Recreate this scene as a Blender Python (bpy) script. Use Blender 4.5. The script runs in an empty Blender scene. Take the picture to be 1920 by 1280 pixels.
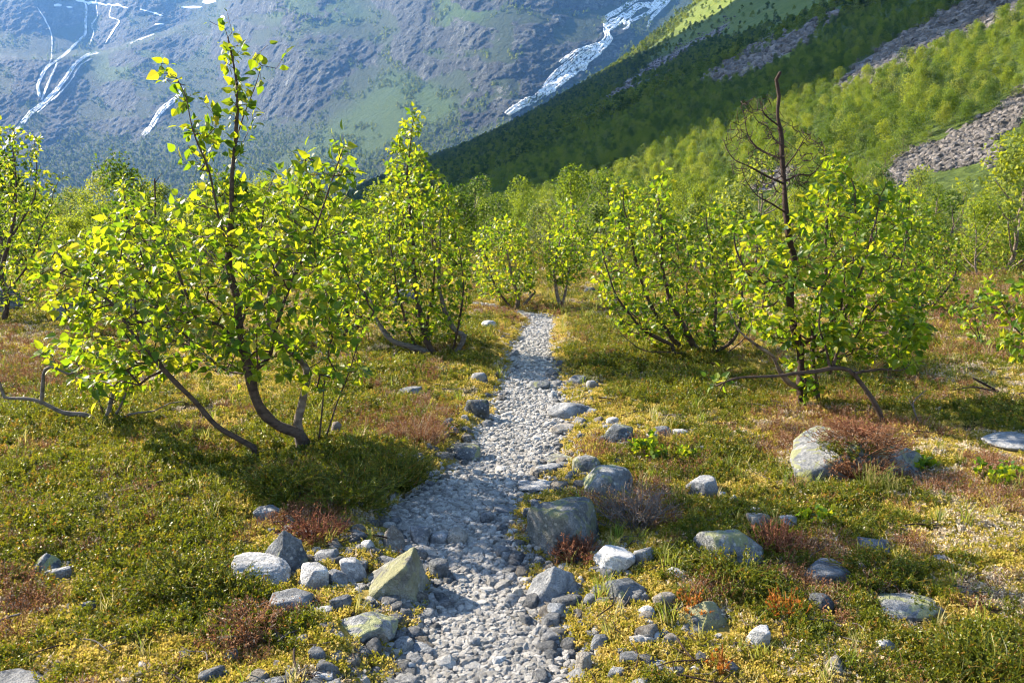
import bpy, math, random
import numpy as np
from mathutils import Vector, Matrix
from mathutils.bvhtree import BVHTree

random.seed(7)
RNG = np.random.default_rng(7)
R = math.radians
scene = bpy.context.scene
COL = scene.collection

# ------------------------------------------------------------------ camera, sky, sun, exposure
FPX, PITCH, CAMH = 1507.0, R(8.5), 1.45          # focal length in photo pixels (1920 wide)
cam_data = bpy.data.cameras.new('camera')
cam_data.sensor_width = 36.0
cam_data.lens = FPX / 1920 * 36.0
cam_data.clip_start = 0.05
cam_data.clip_end = 30000
cam = bpy.data.objects.new('camera', cam_data)
cam.location = (0, 0, CAMH)
cam.rotation_euler = (R(90) - PITCH, 0, 0)
COL.objects.link(cam)
scene.camera = cam

SUN_AZ, SUN_EL = R(-62), R(30)                    # azimuth from +Y (forward), towards +X positive
SUN_DIR = Vector((math.sin(SUN_AZ) * math.cos(SUN_EL), math.cos(SUN_AZ) * math.cos(SUN_EL), math.sin(SUN_EL)))
world = bpy.data.worlds.new('World')
scene.world = world
world.use_nodes = True
wn = world.node_tree
for n in list(wn.nodes):
    wn.nodes.remove(n)
sky = wn.nodes.new('ShaderNodeTexSky')
sky.sky_type = 'NISHITA'
sky.sun_disc = False
sky.sun_elevation = SUN_EL
sky.sun_rotation = SUN_AZ
sky.altitude = 400
sky.air_density = 1.0
sky.dust_density = 0.6
bg = wn.nodes.new('ShaderNodeBackground')
bg.inputs['Strength'].default_value = 0.08
wo = wn.nodes.new('ShaderNodeOutputWorld')
wn.links.new(sky.outputs[0], bg.inputs['Color'])
wn.links.new(bg.outputs[0], wo.inputs['Surface'])

sun_data = bpy.data.lights.new('sun', 'SUN')
sun_data.energy = 5.0
sun_data.angle = R(0.6)
sun_data.color = (1.0, 0.87, 0.68)
sun = bpy.data.objects.new('sun', sun_data)
sun.rotation_euler = SUN_DIR.to_track_quat('Z', 'Y').to_euler()
sun.location = (-30, 20, 40)
COL.objects.link(sun)

vs = scene.view_settings
scene.display_settings.display_device = 'sRGB'
vs.view_transform = 'Standard'
vs.look = 'None'
vs.exposure = 2.25
vs.gamma = 1.0
vs.use_curve_mapping = False
cy = scene.cycles
cy.use_denoising = True
cy.use_adaptive_sampling = True
cy.adaptive_threshold = 0.022
cy.pixel_filter_type = 'BLACKMAN_HARRIS'
cy.filter_width = 1.15
cy.max_bounces = 6
cy.diffuse_bounces = 2
cy.glossy_bounces = 2
cy.transmission_bounces = 4
cy.transparent_max_bounces = 6
cy.volume_bounces = 1
cy.sample_clamp_indirect = 6.0

# ------------------------------------------------------------------ helpers: projection
CP, SP = math.cos(PITCH), math.sin(PITCH)


def ray(px, py):
    """World direction of a point of the photograph (1920 x 1280), with unit depth."""
    cx = (np.asarray(px, float) - 960) / FPX
    cz = -(np.asarray(py, float) - 640) / FPX
    return np.stack([cx, CP + cz * SP, -SP + cz * CP], -1)


def project(P):
    P = np.asarray(P, float)
    q = P - np.array([0, 0, CAMH])
    d = q[..., 1] * CP - q[..., 2] * SP
    u = q[..., 1] * SP + q[..., 2] * CP
    d_ = np.where(d < 0.01, 0.01, d)
    return 960 + q[..., 0] / d_ * FPX, 640 - u / d_ * FPX, d


def in_poly(px, py, poly):
    px = np.asarray(px, float)
    py = np.asarray(py, float)
    ins = np.zeros(px.shape, bool)
    n = len(poly)
    for i in range(n):
        x0, y0 = poly[i]
        x1, y1 = poly[(i + 1) % n]
        if y0 == y1:
            continue
        c = ((y0 > py) != (y1 > py)) & (px < (x1 - x0) * (py - y0) / (y1 - y0) + x0)
        ins ^= c
    return ins


def poly_edge_dist(px, py, poly):
    best = np.full(np.shape(px), 1e9)
    n = len(poly)
    for i in range(n):
        x0, y0 = poly[i]
        x1, y1 = poly[(i + 1) % n]
        dx, dy = x1 - x0, y1 - y0
        L = dx * dx + dy * dy + 1e-9
        t = np.clip(((px - x0) * dx + (py - y0) * dy) / L, 0, 1)
        best = np.minimum(best, np.hypot(px - x0 - t * dx, py - y0 - t * dy))
    return best


def soft_poly(px, py, poly, soft):
    d = poly_edge_dist(px, py, poly)
    s = np.where(in_poly(px, py, poly), d, -d)
    return np.clip(0.5 + s / (2 * soft), 0, 1)


# ------------------------------------------------------------------ helpers: noise
def _hash(ix, iy, iz, seed):
    h = (ix.astype(np.int64) * 374761393 + iy.astype(np.int64) * 668265263 + iz.astype(np.int64) * 2147483647 + seed * 974711) & 0xFFFFFFFF
    h = ((h ^ (h >> 13)) * 1274126177) & 0xFFFFFFFF
    h = ((h ^ (h >> 16)) * 2246822519) & 0xFFFFFFFF
    return ((h ^ (h >> 15)) & 0xFFFFFF) / float(0xFFFFFF)


def noise3(x, y, z, seed=0):
    x, y, z = np.broadcast_arrays(np.asarray(x, float), np.asarray(y, float), np.asarray(z, float))
    x0, y0, z0 = np.floor(x), np.floor(y), np.floor(z)
    fx, fy, fz = x - x0, y - y0, z - z0
    fx, fy, fz = fx * fx * (3 - 2 * fx), fy * fy * (3 - 2 * fy), fz * fz * (3 - 2 * fz)
    x0, y0, z0 = x0.astype(np.int64), y0.astype(np.int64), z0.astype(np.int64)
    out = 0
    for i in (0, 1):
        wx = fx if i else 1 - fx
        for j in (0, 1):
            wy = fy if j else 1 - fy
            for k in (0, 1):
                wz = fz if k else 1 - fz
                out = out + wx * wy * wz * _hash(x0 + i, y0 + j, z0 + k, seed)
    return out * 2 - 1


def noise2(x, y, seed=0):
    x, y = np.broadcast_arrays(np.asarray(x, float), np.asarray(y, float))
    x0, y0 = np.floor(x), np.floor(y)
    fx, fy = x - x0, y - y0
    fx, fy = fx * fx * (3 - 2 * fx), fy * fy * (3 - 2 * fy)
    x0, y0 = x0.astype(np.int64), y0.astype(np.int64)
    z = np.zeros_like(x0)
    a = _hash(x0, y0, z, seed)
    b = _hash(x0 + 1, y0, z, seed)
    c = _hash(x0, y0 + 1, z, seed)
    d = _hash(x0 + 1, y0 + 1, z, seed)
    return (a * (1 - fx) * (1 - fy) + b * fx * (1 - fy) + c * (1 - fx) * fy + d * fx * fy) * 2 - 1


def fbm2(x, y, oct=4, seed=0, gain=0.5):
    a, s, o = 1.0, 0.0, 0.0
    for i in range(oct):
        o = o + a * noise2(x * 2 ** i + 17.3 * i, y * 2 ** i - 9.1 * i, seed + i)
        s += a
        a *= gain
    return o / s


def fbm3(x, y, z, oct=4, seed=0, gain=0.5, ridged=False):
    a, s, o = 1.0, 0.0, 0.0
    for i in range(oct):
        n = noise3(x * 2 ** i + 17.3 * i, y * 2 ** i - 9.1 * i, z * 2 ** i + 3.7 * i, seed + i)
        if ridged:
            n = 1 - 2 * np.abs(n)
        o = o + a * n
        s += a
        a *= gain
    return o / s


# ------------------------------------------------------------------ helpers: meshes and objects
def new_mesh(name, V, Fs, smooth=True, attrs=None, mat=None):
    me = bpy.data.meshes.new(name)
    V = np.asarray(V, np.float32)
    if not isinstance(Fs, (list, tuple)):
        Fs = [Fs]
    Fs = [np.asarray(f, np.int32) for f in Fs if len(f)]
    nl = sum(f.size for f in Fs)
    npoly = sum(len(f) for f in Fs)
    me.vertices.add(len(V))
    me.vertices.foreach_set('co', V.ravel())
    if npoly:
        me.loops.add(nl)
        me.loops.foreach_set('vertex_index', np.concatenate([f.ravel() for f in Fs]))
        me.polygons.add(npoly)
        ls, o = [], 0
        for f in Fs:
            ls.append(o + np.arange(len(f), dtype=np.int32) * f.shape[1])
            o += f.size
        me.polygons.foreach_set('loop_start', np.concatenate(ls).astype(np.int32))
        me.polygons.foreach_set('use_smooth', np.full(npoly, smooth))
    for k, a in (attrs or {}).items():
        a = np.asarray(a, np.float32)
        if a.ndim == 1:
            at = me.attributes.new(k, 'FLOAT', 'POINT')
            at.data.foreach_set('value', a)
        else:
            at = me.attributes.new(k, 'FLOAT_VECTOR', 'POINT')
            at.data.foreach_set('vector', a.ravel())
    me.update(calc_edges=True)
    if mat:
        me.materials.append(mat)
    return me


def add(name, data, parent=None, loc=None, label=None, cat=None, group=None, kind=None):
    o = bpy.data.objects.new(name, data)
    COL.objects.link(o)
    if parent is not None:
        o.parent = parent
    if loc is not None:
        o.location = loc
    if label:
        o['label'] = label
    if cat:
        o['category'] = cat
    if group:
        o['group'] = group
    if kind:
        o['kind'] = kind
    return o


def grid_faces(nu, nv):
    """Quads of a grid stored row by row: index = v * nu + u."""
    a = (np.arange(nv - 1)[:, None] * nu + np.arange(nu - 1)[None, :]).ravel()
    return np.stack([a, a + 1, a + 1 + nu, a + nu], -1)


def smooth_path(pts, step):
    """Catmull-Rom through the points, resampled about every step."""
    P = np.asarray(pts, float)
    if len(P) < 3:
        n = max(2, int(np.linalg.norm(P[-1] - P[0]) / step) + 1)
        return P[0] + (P[-1] - P[0]) * np.linspace(0, 1, n)[:, None]
    Q = np.vstack([2 * P[0] - P[1], P, 2 * P[-1] - P[-2]])
    out = []
    for i in range(1, len(Q) - 2):
        n = max(1, int(np.linalg.norm(Q[i + 1] - Q[i]) / step + 0.5))
        for k in range(n):
            t = k / n
            out.append(0.5 * (2 * Q[i] + (Q[i + 1] - Q[i - 1]) * t + (2 * Q[i - 1] - 5 * Q[i] + 4 * Q[i + 1] - Q[i + 2]) * t * t
                              + (3 * Q[i] - Q[i - 1] - 3 * Q[i + 1] + Q[i + 2]) * t ** 3))
    out.append(P[-1])
    return np.array(out)


def tube(path, radii, sides=6, cap=True):
    P = np.asarray(path, float)
    n = len(P)
    T = np.empty_like(P)
    T[1:-1] = P[2:] - P[:-2]
    T[0], T[-1] = P[1] - P[0], P[-1] - P[-2]
    T /= np.linalg.norm(T, axis=1, keepdims=True) + 1e-12
    ref = np.array([0.3, 0.9, 0.2])
    V = np.zeros((n, sides, 3))
    ang = np.linspace(0, 2 * math.pi, sides, endpoint=False)
    nrm = None
    if sides <= 5:                                 # thin twigs: one fixed reference is enough
        ref = np.array([.31, .87, .21]) if abs(T[:, 1]).mean() < .8 else np.array([.9, .1, .3])
        N_ = np.stack([T[:, 1] * ref[2] - T[:, 2] * ref[1], T[:, 2] * ref[0] - T[:, 0] * ref[2], T[:, 0] * ref[1] - T[:, 1] * ref[0]], -1)
        N_ /= np.sqrt((N_ * N_).sum(1, keepdims=True)) + 1e-12
        B_ = np.stack([T[:, 1] * N_[:, 2] - T[:, 2] * N_[:, 1], T[:, 2] * N_[:, 0] - T[:, 0] * N_[:, 2], T[:, 0] * N_[:, 1] - T[:, 1] * N_[:, 0]], -1)
        rr_ = np.asarray(radii, float)[:, None, None]
        V = P[:, None, :] + rr_ * (np.cos(ang)[None, :, None] * N_[:, None, :] + np.sin(ang)[None, :, None] * B_[:, None, :])
    for i in (range(n) if sides > 5 else ()):
        if nrm is None:
            nrm = np.cross(T[i], ref)
        else:
            nrm = nrm - T[i] * nrm.dot(T[i])
        nrm = nrm / (np.linalg.norm(nrm) + 1e-12)
        b = np.cross(T[i], nrm)
        V[i] = P[i] + radii[i] * (np.cos(ang)[:, None] * nrm + np.sin(ang)[:, None] * b)
    V = V.reshape(-1, 3)
    a = np.arange(n - 1)[:, None] * sides
    j = np.arange(sides)[None, :]
    k = (j + 1) % sides
    F = np.stack([a + j, a + k, a + sides + k, a + sides + j], -1).reshape(-1, 4)
    if cap:
        c = np.arange(sides)
        tip = len(V)
        V = np.vstack([V, P[-1] + T[-1] * radii[-1] * 0.6])
        Ft = np.stack([(n - 1) * sides + c, (n - 1) * sides + (c + 1) % sides, np.full(sides, tip)], -1)
        return V, F, Ft
    return V, F, np.zeros((0, 3), int)


class MB:
    """Collects shapes that belong to one part."""

    def __init__(self):
        self.V, self.F4, self.F3, self.n, self.tint = [], [], [], 0, []

    def add(self, V, F4=None, F3=None, tint=0.0):
        V = np.asarray(V, float)
        if F4 is not None and len(F4):
            self.F4.append(np.asarray(F4) + self.n)
        if F3 is not None and len(F3):
            self.F3.append(np.asarray(F3) + self.n)
        self.V.append(V)
        self.tint.append(np.broadcast_to(np.asarray(tint, float), (len(V),)))
        self.n += len(V)
        return self

    def tube(self, path, radii, sides=6, tint=0.0):
        V, F4, F3 = tube(path, radii, sides)
        return self.add(V, F4, F3, tint)

    def mesh(self, name, mat, smooth=True):
        Fs = []
        if self.F4:
            Fs.append(np.vstack(self.F4))
        if self.F3:
            Fs.append(np.vstack(self.F3))
        return new_mesh(name, np.vstack(self.V), Fs, smooth, {'tint': np.concatenate(self.tint)}, mat)


PROTO_N = [0]


def scatter(name, protos, pts, rot, scale, idx, label, kind='stuff', parent=None, cat=None):
    """One object that draws many small copies of the prototype meshes at its points (uncountable cover)."""
    PROTO_N[0] += 1
    pc = bpy.data.collections.new('cover_shapes_%d' % PROTO_N[0])
    for i, me in enumerate(protos):
        po = bpy.data.objects.new('shape_%d_%02d' % (PROTO_N[0], i), me)
        pc.objects.link(po)
    n = len(pts)
    me = new_mesh(name, pts, [], attrs={'rot': rot, 'scl': scale if np.ndim(scale) == 2 else np.repeat(np.asarray(scale)[:, None], 3, 1)})
    at = me.attributes.new('pick', 'INT', 'POINT')
    at.data.foreach_set('value', np.asarray(idx, np.int32))
    o = add(name, me, parent, label=label, kind=kind, cat=cat)
    ng = bpy.data.node_groups.new('scatter_%s' % name, 'GeometryNodeTree')
    ng.interface.new_socket('Geometry', in_out='INPUT', socket_type='NodeSocketGeometry')
    ng.interface.new_socket('Geometry', in_out='OUTPUT', socket_type='NodeSocketGeometry')
    gi = ng.nodes.new('NodeGroupInput')
    go = ng.nodes.new('NodeGroupOutput')
    ci = ng.nodes.new('GeometryNodeCollectionInfo')
    ci.inputs['Collection'].default_value = pc
    ci.inputs['Separate Children'].default_value = True
    ci.inputs['Reset Children'].default_value = True
    ip = ng.nodes.new('GeometryNodeInstanceOnPoints')
    ip.inputs['Pick Instance'].default_value = True

    def named(nm, t):
        a = ng.nodes.new('GeometryNodeInputNamedAttribute')
        a.data_type = t
        a.inputs['Name'].default_value = nm
        return [s for s in a.outputs if s.enabled and s.name == 'Attribute'][0]

    L = ng.links.new
    L(gi.outputs[0], ip.inputs['Points'])
    L(ci.outputs[0], ip.inputs['Instance'])
    L(named('pick', 'INT'), ip.inputs['Instance Index'])
    L(named('rot', 'FLOAT_VECTOR'), ip.inputs['Rotation'])
    L(named('scl', 'FLOAT_VECTOR'), ip.inputs['Scale'])
    L(ip.outputs[0], go.inputs[0])
    m = o.modifiers.new('scatter', 'NODES')
    m.node_group = ng
    return o


# ------------------------------------------------------------------ helpers: materials
class Mat:
    def __init__(self, name):
        self.m = bpy.data.materials.new(name)
        self.m.use_nodes = True
        self.t = self.m.node_tree
        for n in list(self.t.nodes):
            self.t.nodes.remove(n)
        self.out = self.t.nodes.new('ShaderNodeOutputMaterial')

    def n(self, typ, **kw):
        nd = self.t.nodes.new('ShaderNode' + typ)
        for k, v in kw.items():
            if k in nd.inputs:
                nd.inputs[k].default_value = v
            else:
                setattr(nd, k, v)
        return nd

    def L(self, a, b):
        self.t.links.new(a, b)

    def ramp(self, fac, stops, interp='LINEAR'):
        r = self.n('ValToRGB')
        r.color_ramp.interpolation = interp
        el = r.color_ramp.elements
        while len(el) < len(stops):
            el.new(0.5)
        for e, (p, c) in zip(el, stops):
            e.position = p
            e.color = (c[0], c[1], c[2], 1) if not np.isscalar(c) else (c, c, c, 1)
        self.L(fac, r.inputs[0])
        return r.outputs[0]

    def noise(self, scale, detail=4, rough=0.55, vec=None, dist=0.0):
        nz = self.n('TexNoise')
        nz.inputs['Scale'].default_value = scale
        nz.inputs['Detail'].default_value = detail
        nz.inputs['Roughness'].default_value = rough
        nz.inputs['Distortion'].default_value = dist
        if vec is not None:
            self.L(vec, nz.inputs['Vector'])
        return nz.outputs[0]

    def mix(self, fac, a, b):
        x = self.n('Mix', data_type='RGBA')
        for s, v in ((0, fac), (6, a), (7, b)):
            if hasattr(v, 'is_linked'):
                self.L(v, x.inputs[s])
            elif s == 0:
                x.inputs[0].default_value = v
            else:
                x.inputs[s].default_value = (*v, 1)
        return x.outputs[2]

    def math(self, op, a, b=None, c=None, clamp=False):
        x = self.n('Math', operation=op, use_clamp=clamp)
        for i, v in enumerate((a, b, c)):
            if v is None:
                continue
            if hasattr(v, 'is_linked'):
                self.L(v, x.inputs[i])
            else:
                x.inputs[i].default_value = v
        return x.outputs[0]

    def attr(self, name):
        a = self.n('Attribute', attribute_name=name)
        return a.outputs['Fac']

    def bump(self, height, strength=0.5, dist=0.02, normal=None):
        b = self.n('Bump')
        b.inputs['Strength'].default_value = strength
        b.inputs['Distance'].default_value = dist
        self.L(height, b.inputs['Height'])
        if normal is not None:
            self.L(normal, b.inputs['Normal'])
        return b.outputs[0]

    def principled(self, color, rough=0.8, spec=0.3, normal=None):
        p = self.n('BsdfPrincipled')
        if hasattr(color, 'is_linked'):
            self.L(color, p.inputs['Base Color'])
        else:
            p.inputs['Base Color'].default_value = (*color, 1)
        p.inputs['Roughness'].default_value = rough
        p.inputs['Specular IOR Level'].default_value = spec
        if normal is not None:
            self.L(normal, p.inputs['Normal'])
        return p.outputs[0]

    def done(self, shader):
        self.L(shader, self.out.inputs['Surface'])
        return self.m


def leaf_mat(name, stops, tstops, rough=0.4, spec=0.5, tf=0.5):
    """Leaf: a glossy front with light passing through; colour runs over stops from leaf to leaf."""
    M = Mat(name)
    oi = M.n('ObjectInfo')
    v = M.math('FRACT', M.math('ADD', M.attr('tint'), oi.outputs['Random']))
    c = M.ramp(v, stops)
    t = M.ramp(v, tstops)
    p = M.principled(c, rough, spec)
    tr = M.n('BsdfTranslucent')
    M.L(t, tr.inputs['Color'])
    mx = M.n('MixShader')
    mx.inputs[0].default_value = tf
    M.L(p, mx.inputs[1])
    M.L(tr.outputs[0], mx.inputs[2])
    return M.done(mx.outputs[0])


MAT = {}
MAT['leaf'] = leaf_mat('birch_leaf', [(0, (.026, .07, .012)), (.3, (.05, .11, .010)), (.6, (.08, .15, .012)), (.88, (.125, .18, .014)), (1, (.21, .20, .02))],
                       [(0, (.13, .26, .012)), (.3, (.27, .40, .010)), (.6, (.42, .50, .012)), (.88, (.55, .56, .016)), (1, (.66, .58, .03))], 0.42, 0.28, 0.48)
MAT['leaf_far'] = leaf_mat('far_birch_leaf', [(0, (.020, .045, .008)), (.3, (.045, .085, .012)), (.6, (.085, .135, .016)), (.88, (.145, .19, .022)), (1, (.12, .155, .075))],
                           [(0, (.08, .15, .010)), (.3, (.18, .27, .014)), (.6, (.32, .40, .018)), (.88, (.47, .49, .024)), (1, (.25, .31, .11))], 0.6, 0.2, 0.45)
MAT['crowberry'] = leaf_mat('crowberry_leaf', [(0, (.035, .05, .006)), (.4, (.075, .098, .008)), (.75, (.135, .150, .010)), (.93, (.19, .16, .02)), (1, (.24, .10, .02))],
                            [(0, (.11, .15, .008)), (.4, (.21, .25, .010)), (.75, (.36, .36, .012)), (.93, (.46, .36, .03)), (1, (.48, .2, .04))], 0.45, 0.3, 0.34)
MAT['moss'] = leaf_mat('moss_tuft', [(0, (.17, .175, .02)), (.3, (.28, .25, .03)), (.6, (.42, .325, .075)), (.85, (.52, .40, .12)), (1, (.58, .46, .2))],
                       [(0, (.24, .25, .02)), (.3, (.42, .36, .035)), (.6, (.58, .44, .08)), (.85, (.66, .5, .14)), (1, (.7, .56, .24))], 0.8, 0.1, 0.36)
MAT['heather'] = leaf_mat('dry_heather', [(0, (.13, .06, .032)), (.4, (.22, .11, .06)), (.7, (.30, .16, .08)), (.9, (.36, .26, .18)), (1, (.42, .35, .27))],
                          [(0, (.20, .08, .03)), (.4, (.34, .15, .06)), (.7, (.44, .22, .09)), (.9, (.42, .30, .2)), (1, (.42, .35, .27))], 0.8, 0.1, 0.33)
MAT['rust'] = leaf_mat('rusty_heather', [(0, (.12, .05, .03)), (.5, (.21, .085, .05)), (1, (.30, .15, .09))],
                       [(0, (.18, .06, .03)), (.5, (.30, .11, .05)), (1, (.38, .2, .1))], 0.8, 0.1, 0.3)
MAT['lichen'] = leaf_mat('reindeer_lichen', [(0, (.40, .32, .21)), (.4, (.54, .44, .30)), (.8, (.62, .54, .40)), (1, (.52, .49, .44))],
                         [(0, (.40, .32, .21)), (.4, (.54, .44, .30)), (.8, (.62, .54, .40)), (1, (.52, .49, .44))], 0.9, 0.05, 0.3)
MAT['grass'] = leaf_mat('grass_blade', [(0, (.10, .15, .02)), (.5, (.2, .22, .04)), (1, (.40, .33, .14))],
                        [(0, (.25, .34, .03)), (.5, (.38, .38, .06)), (1, (.5, .42, .2))], 0.5, 0.3, 0.45)
MAT['orange_leaf'] = leaf_mat('orange_leaf', [(0, (.22, .065, .012)), (.5, (.34, .12, .016)), (1, (.4, .2, .03))],
                              [(0, (.34, .09, .012)), (.5, (.48, .17, .02)), (1, (.55, .28, .04))], 0.5, 0.3, 0.45)


def bark_mat(name, dark, mid, pale, pale_amt, scale=9):
    M = Mat(name)
    tc = M.n('TexCoord').outputs['Object']
    mp = M.n('Mapping')
    mp.inputs['Scale'].default_value = (1, 1, 2.6)
    M.L(tc, mp.inputs[0])
    n1 = M.noise(scale, 5, 0.65, mp.outputs[0])
    n2 = M.noise(scale * 4, 4, 0.6, mp.outputs[0])
    c = M.ramp(n1, [(.32, dark), (.52, mid), (max(.55, .80 - pale_amt), mid), (min(.95, .86 - pale_amt * .6), pale)])
    c = M.mix(M.ramp(n2, [(.45, 0.0), (.7, .6)]), c, dark)
    h = M.math('ADD', n1, M.math('MULTIPLY', n2, .6))
    return M.done(M.principled(c, 0.75, 0.25, M.bump(h, .7, .01)))


MAT['bark'] = bark_mat('dark_birch_bark', (.022, .014, .010), (.075, .05, .038), (.30, .25, .21), .14, 14)
MAT['bark_pale'] = bark_mat('pale_birch_bark', (.05, .035, .026), (.17, .13, .10), (.46, .40, .34), .22)
MAT['twig'] = bark_mat('birch_twig', (.03, .016, .012), (.065, .034, .024), (.16, .09, .06), .05, 25)
MAT['deadwood'] = bark_mat('dead_wood', (.016, .010, .008), (.045, .024, .018), (.16, .11, .09), .10, 16)
MAT['greywood'] = bark_mat('weathered_grey_wood', (.05, .043, .04), (.16, .135, .12), (.34, .30, .27), .15, 14)


def rock_mat(name, dark, mid, pale, lichen=0.0, lichen_col=(.17, .18, .085), speck=0.35, scale=1.0):
    M = Mat(name)
    tc = M.n('TexCoord').outputs['Object']
    oi = M.n('ObjectInfo')
    off = M.n('VectorMath', operation='ADD')
    M.L(tc, off.inputs[0])
    sc_ = M.n('VectorMath', operation='SCALE')
    sc_.inputs[0].default_value = (37., 19., 53.)
    M.L(oi.outputs['Random'], sc_.inputs['Scale'])
    M.L(sc_.outputs[0], off.inputs[1])
    v = off.outputs[0]
    n1 = M.noise(7 * scale, 6, 0.62, v, .4)
    n2 = M.noise(38 * scale, 5, 0.7, v)
    n3 = M.noise(140 * scale, 3, 0.7, v)
    c = M.ramp(n1, [(.30, tuple(x * .7 for x in dark)), (.42, dark), (.52, mid), (.68, pale)])
    sp = M.ramp(n2, [(.50, 0.0), (.64, speck)])
    c = M.mix(sp, c, tuple(min(1, x * 1.5) for x in pale))
    c = M.mix(M.ramp(n3, [(.36, .55), (.5, 0.0)]), c, tuple(x * .5 for x in dark))
    if lichen > 0:
        ln = M.noise(9 * scale, 5, .6, v, .8)
        geo = M.n('NewGeometry')
        sx = M.n('SeparateXYZ')
        M.L(geo.outputs['Normal'], sx.inputs[0])
        up = M.ramp(sx.outputs[2], [(.0, .15), (.6, 1.0)])
        lm = M.math('MULTIPLY', M.ramp(ln, [(.62 - .25 * lichen, 0.0), (.68 - .25 * lichen, 1.0)]), up)
        lc = M.mix(n2, lichen_col, tuple(x * 1.6 for x in lichen_col))
        c = M.mix(M.math('MULTIPLY', lm, .85), c, lc)
        # dark and pale crust spots
        vor = M.n('TexVoronoi')
        vor.inputs['Scale'].default_value = 22 * scale
        M.L(v, vor.inputs['Vector'])
        c = M.mix(M.ramp(vor.outputs['Distance'], [(.12, .7), (.2, 0.0)]), c, (.42, .42, .38))
    val = M.math('MULTIPLY_ADD', oi.outputs['Random'], .7, .65)
    hs = M.n('HueSaturation')
    M.L(c, hs.inputs['Color'])
    M.L(val, hs.inputs['Value'])
    h = M.math('ADD', M.math('MULTIPLY', n1, 1.2), M.math('ADD', n2, M.math('MULTIPLY', n3, .35)))
    return M.done(M.principled(hs.outputs[0], 0.82, 0.25, M.bump(h, 1.0, .018 / scale)))


MAT['rock'] = rock_mat('grey_rock', (.10, .11, .125), (.20, .21, .225), (.34, .34, .34))
MAT['rock_lichen'] = rock_mat('lichen_rock', (.085, .095, .105), (.16, .17, .18), (.30, .30, .30), .55)
MAT['rock_green'] = rock_mat('green_lichen_rock', (.11, .11, .10), (.19, .19, .165), (.31, .31, .28), .62, (.19, .19, .10))
MAT['rock_white'] = rock_mat('pale_rock', (.20, .205, .215), (.35, .355, .36), (.54, .54, .53), 0, speck=.5)
MAT['rock_dark'] = rock_mat('dark_rock', (.06, .07, .08), (.11, .12, .135), (.24, .25, .26), .35)
MAT['rock_warm'] = rock_mat('warm_rock', (.16, .14, .12), (.27, .25, .22), (.40, .37, .33))
MAT['pebble'] = rock_mat('path_pebble', (.31, .30, .285), (.48, .465, .44), (.68, .66, .62), 0, speck=.35, scale=2.5)
MAT['scree'] = rock_mat('scree_rock', (.075, .07, .066), (.145, .13, .12), (.25, .225, .21), 0, speck=.15, scale=.12)

# ------------------------------------------------------------------ terrain
def sstep(a, b, x):
    t = np.clip((np.asarray(x, float) - a) / (b - a), 0, 1)
    return t * t * (3 - 2 * t)


def flat_ground(px, py, z=0.0):
    d = ray(px, py)
    t = (z - CAMH) / d[..., 2]
    return np.stack([d[..., 0] * t, d[..., 1] * t, np.full(np.shape(t), z)], -1)


PATH_PX = [(1500, 560, 1190), (1380, 640, 1130), (1280, 715, 1085), (1200, 768, 1075), (1120, 800, 1000), (1060, 800, 985), (1010, 700, 985), (960, 690, 985),
           (920, 775, 995), (870, 840, 1035), (820, 872, 1062), (770, 915, 1070), (720, 935, 1062), (680, 950, 1040), (640, 962, 1036), (612, 980, 1044), (600, 990, 1046)]
_L = np.array([flat_ground(a, y) for y, a, b in PATH_PX])
_Rr = np.array([flat_ground(b, y) for y, a, b in PATH_PX])
PY = _L[:, 1]
PXC = (_L[:, 0] + _Rr[:, 0]) / 2
PHW = (_Rr[:, 0] - _L[:, 0]) / 2 * np.interp(_L[:, 1], [2, 4, 8], [.76, .80, .72])
_yd = np.linspace(PY[0], PY[-1], 300)
_k = np.hanning(17)
_k /= _k.sum()
PXC_D = np.convolve(np.pad(np.interp(_yd, PY, PXC), 8, 'edge'), _k, 'valid')
PHW_D = np.convolve(np.pad(np.interp(_yd, PY, PHW), 8, 'edge'), _k, 'valid')
PATH_END = float(PY[-1])


def path_dist(x, y):
    """Signed distance outside the edge of the gravel path (negative on the path)."""
    xc = np.interp(y, _yd, PXC_D) - np.maximum(0, y - PATH_END) ** 2 * 0.35
    hw = np.interp(y, _yd, PHW_D)
    return np.abs(x - xc) - hw + .075 * fbm2(x * 3.2, y * 3.2, 3, 29)


STRIKE = R(-17)
CS, SS = math.cos(STRIKE), math.sin(STRIKE)
_ps = np.array([-4000, 14, 22, 30, 40, 60, 95, 160, 221, 257, 314, 360, 428, 700, 1000, 1600, 4000.])
_pz = np.array([0, 0, 0.5, 2.2, 6.3, 15, 31, 60, 86, 103, 135, 165, 218, 440, 690, 1080, 1300.])
_sd = np.linspace(-60, 1700, 3521)
_zd = np.interp(_sd, _ps, _pz)
_zd = np.convolve(np.pad(_zd, 12, 'edge'), np.hanning(25) / np.hanning(25).sum(), 'valid')


KH = 1.8                                          # size of the valley side


def hill(x, y):
    x, y = x / KH, y / KH
    t = x * SS + y * CS
    s = x * CS - y * SS
    s = s - np.maximum(0, t - 820) ** 1.15 * 0.9
    s = s + 6 * noise2(t * .012, s * .004, 5) * sstep(60, 200, s)
    z = np.interp(s, _sd, _zd)
    rough = sstep(3, 40, z)
    return KH * z + KH * rough * (5.0 * fbm2(t * .02, s * .01, 3, 9) + 1.0 * fbm2(t * .1, s * .06, 3, 19))


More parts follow.
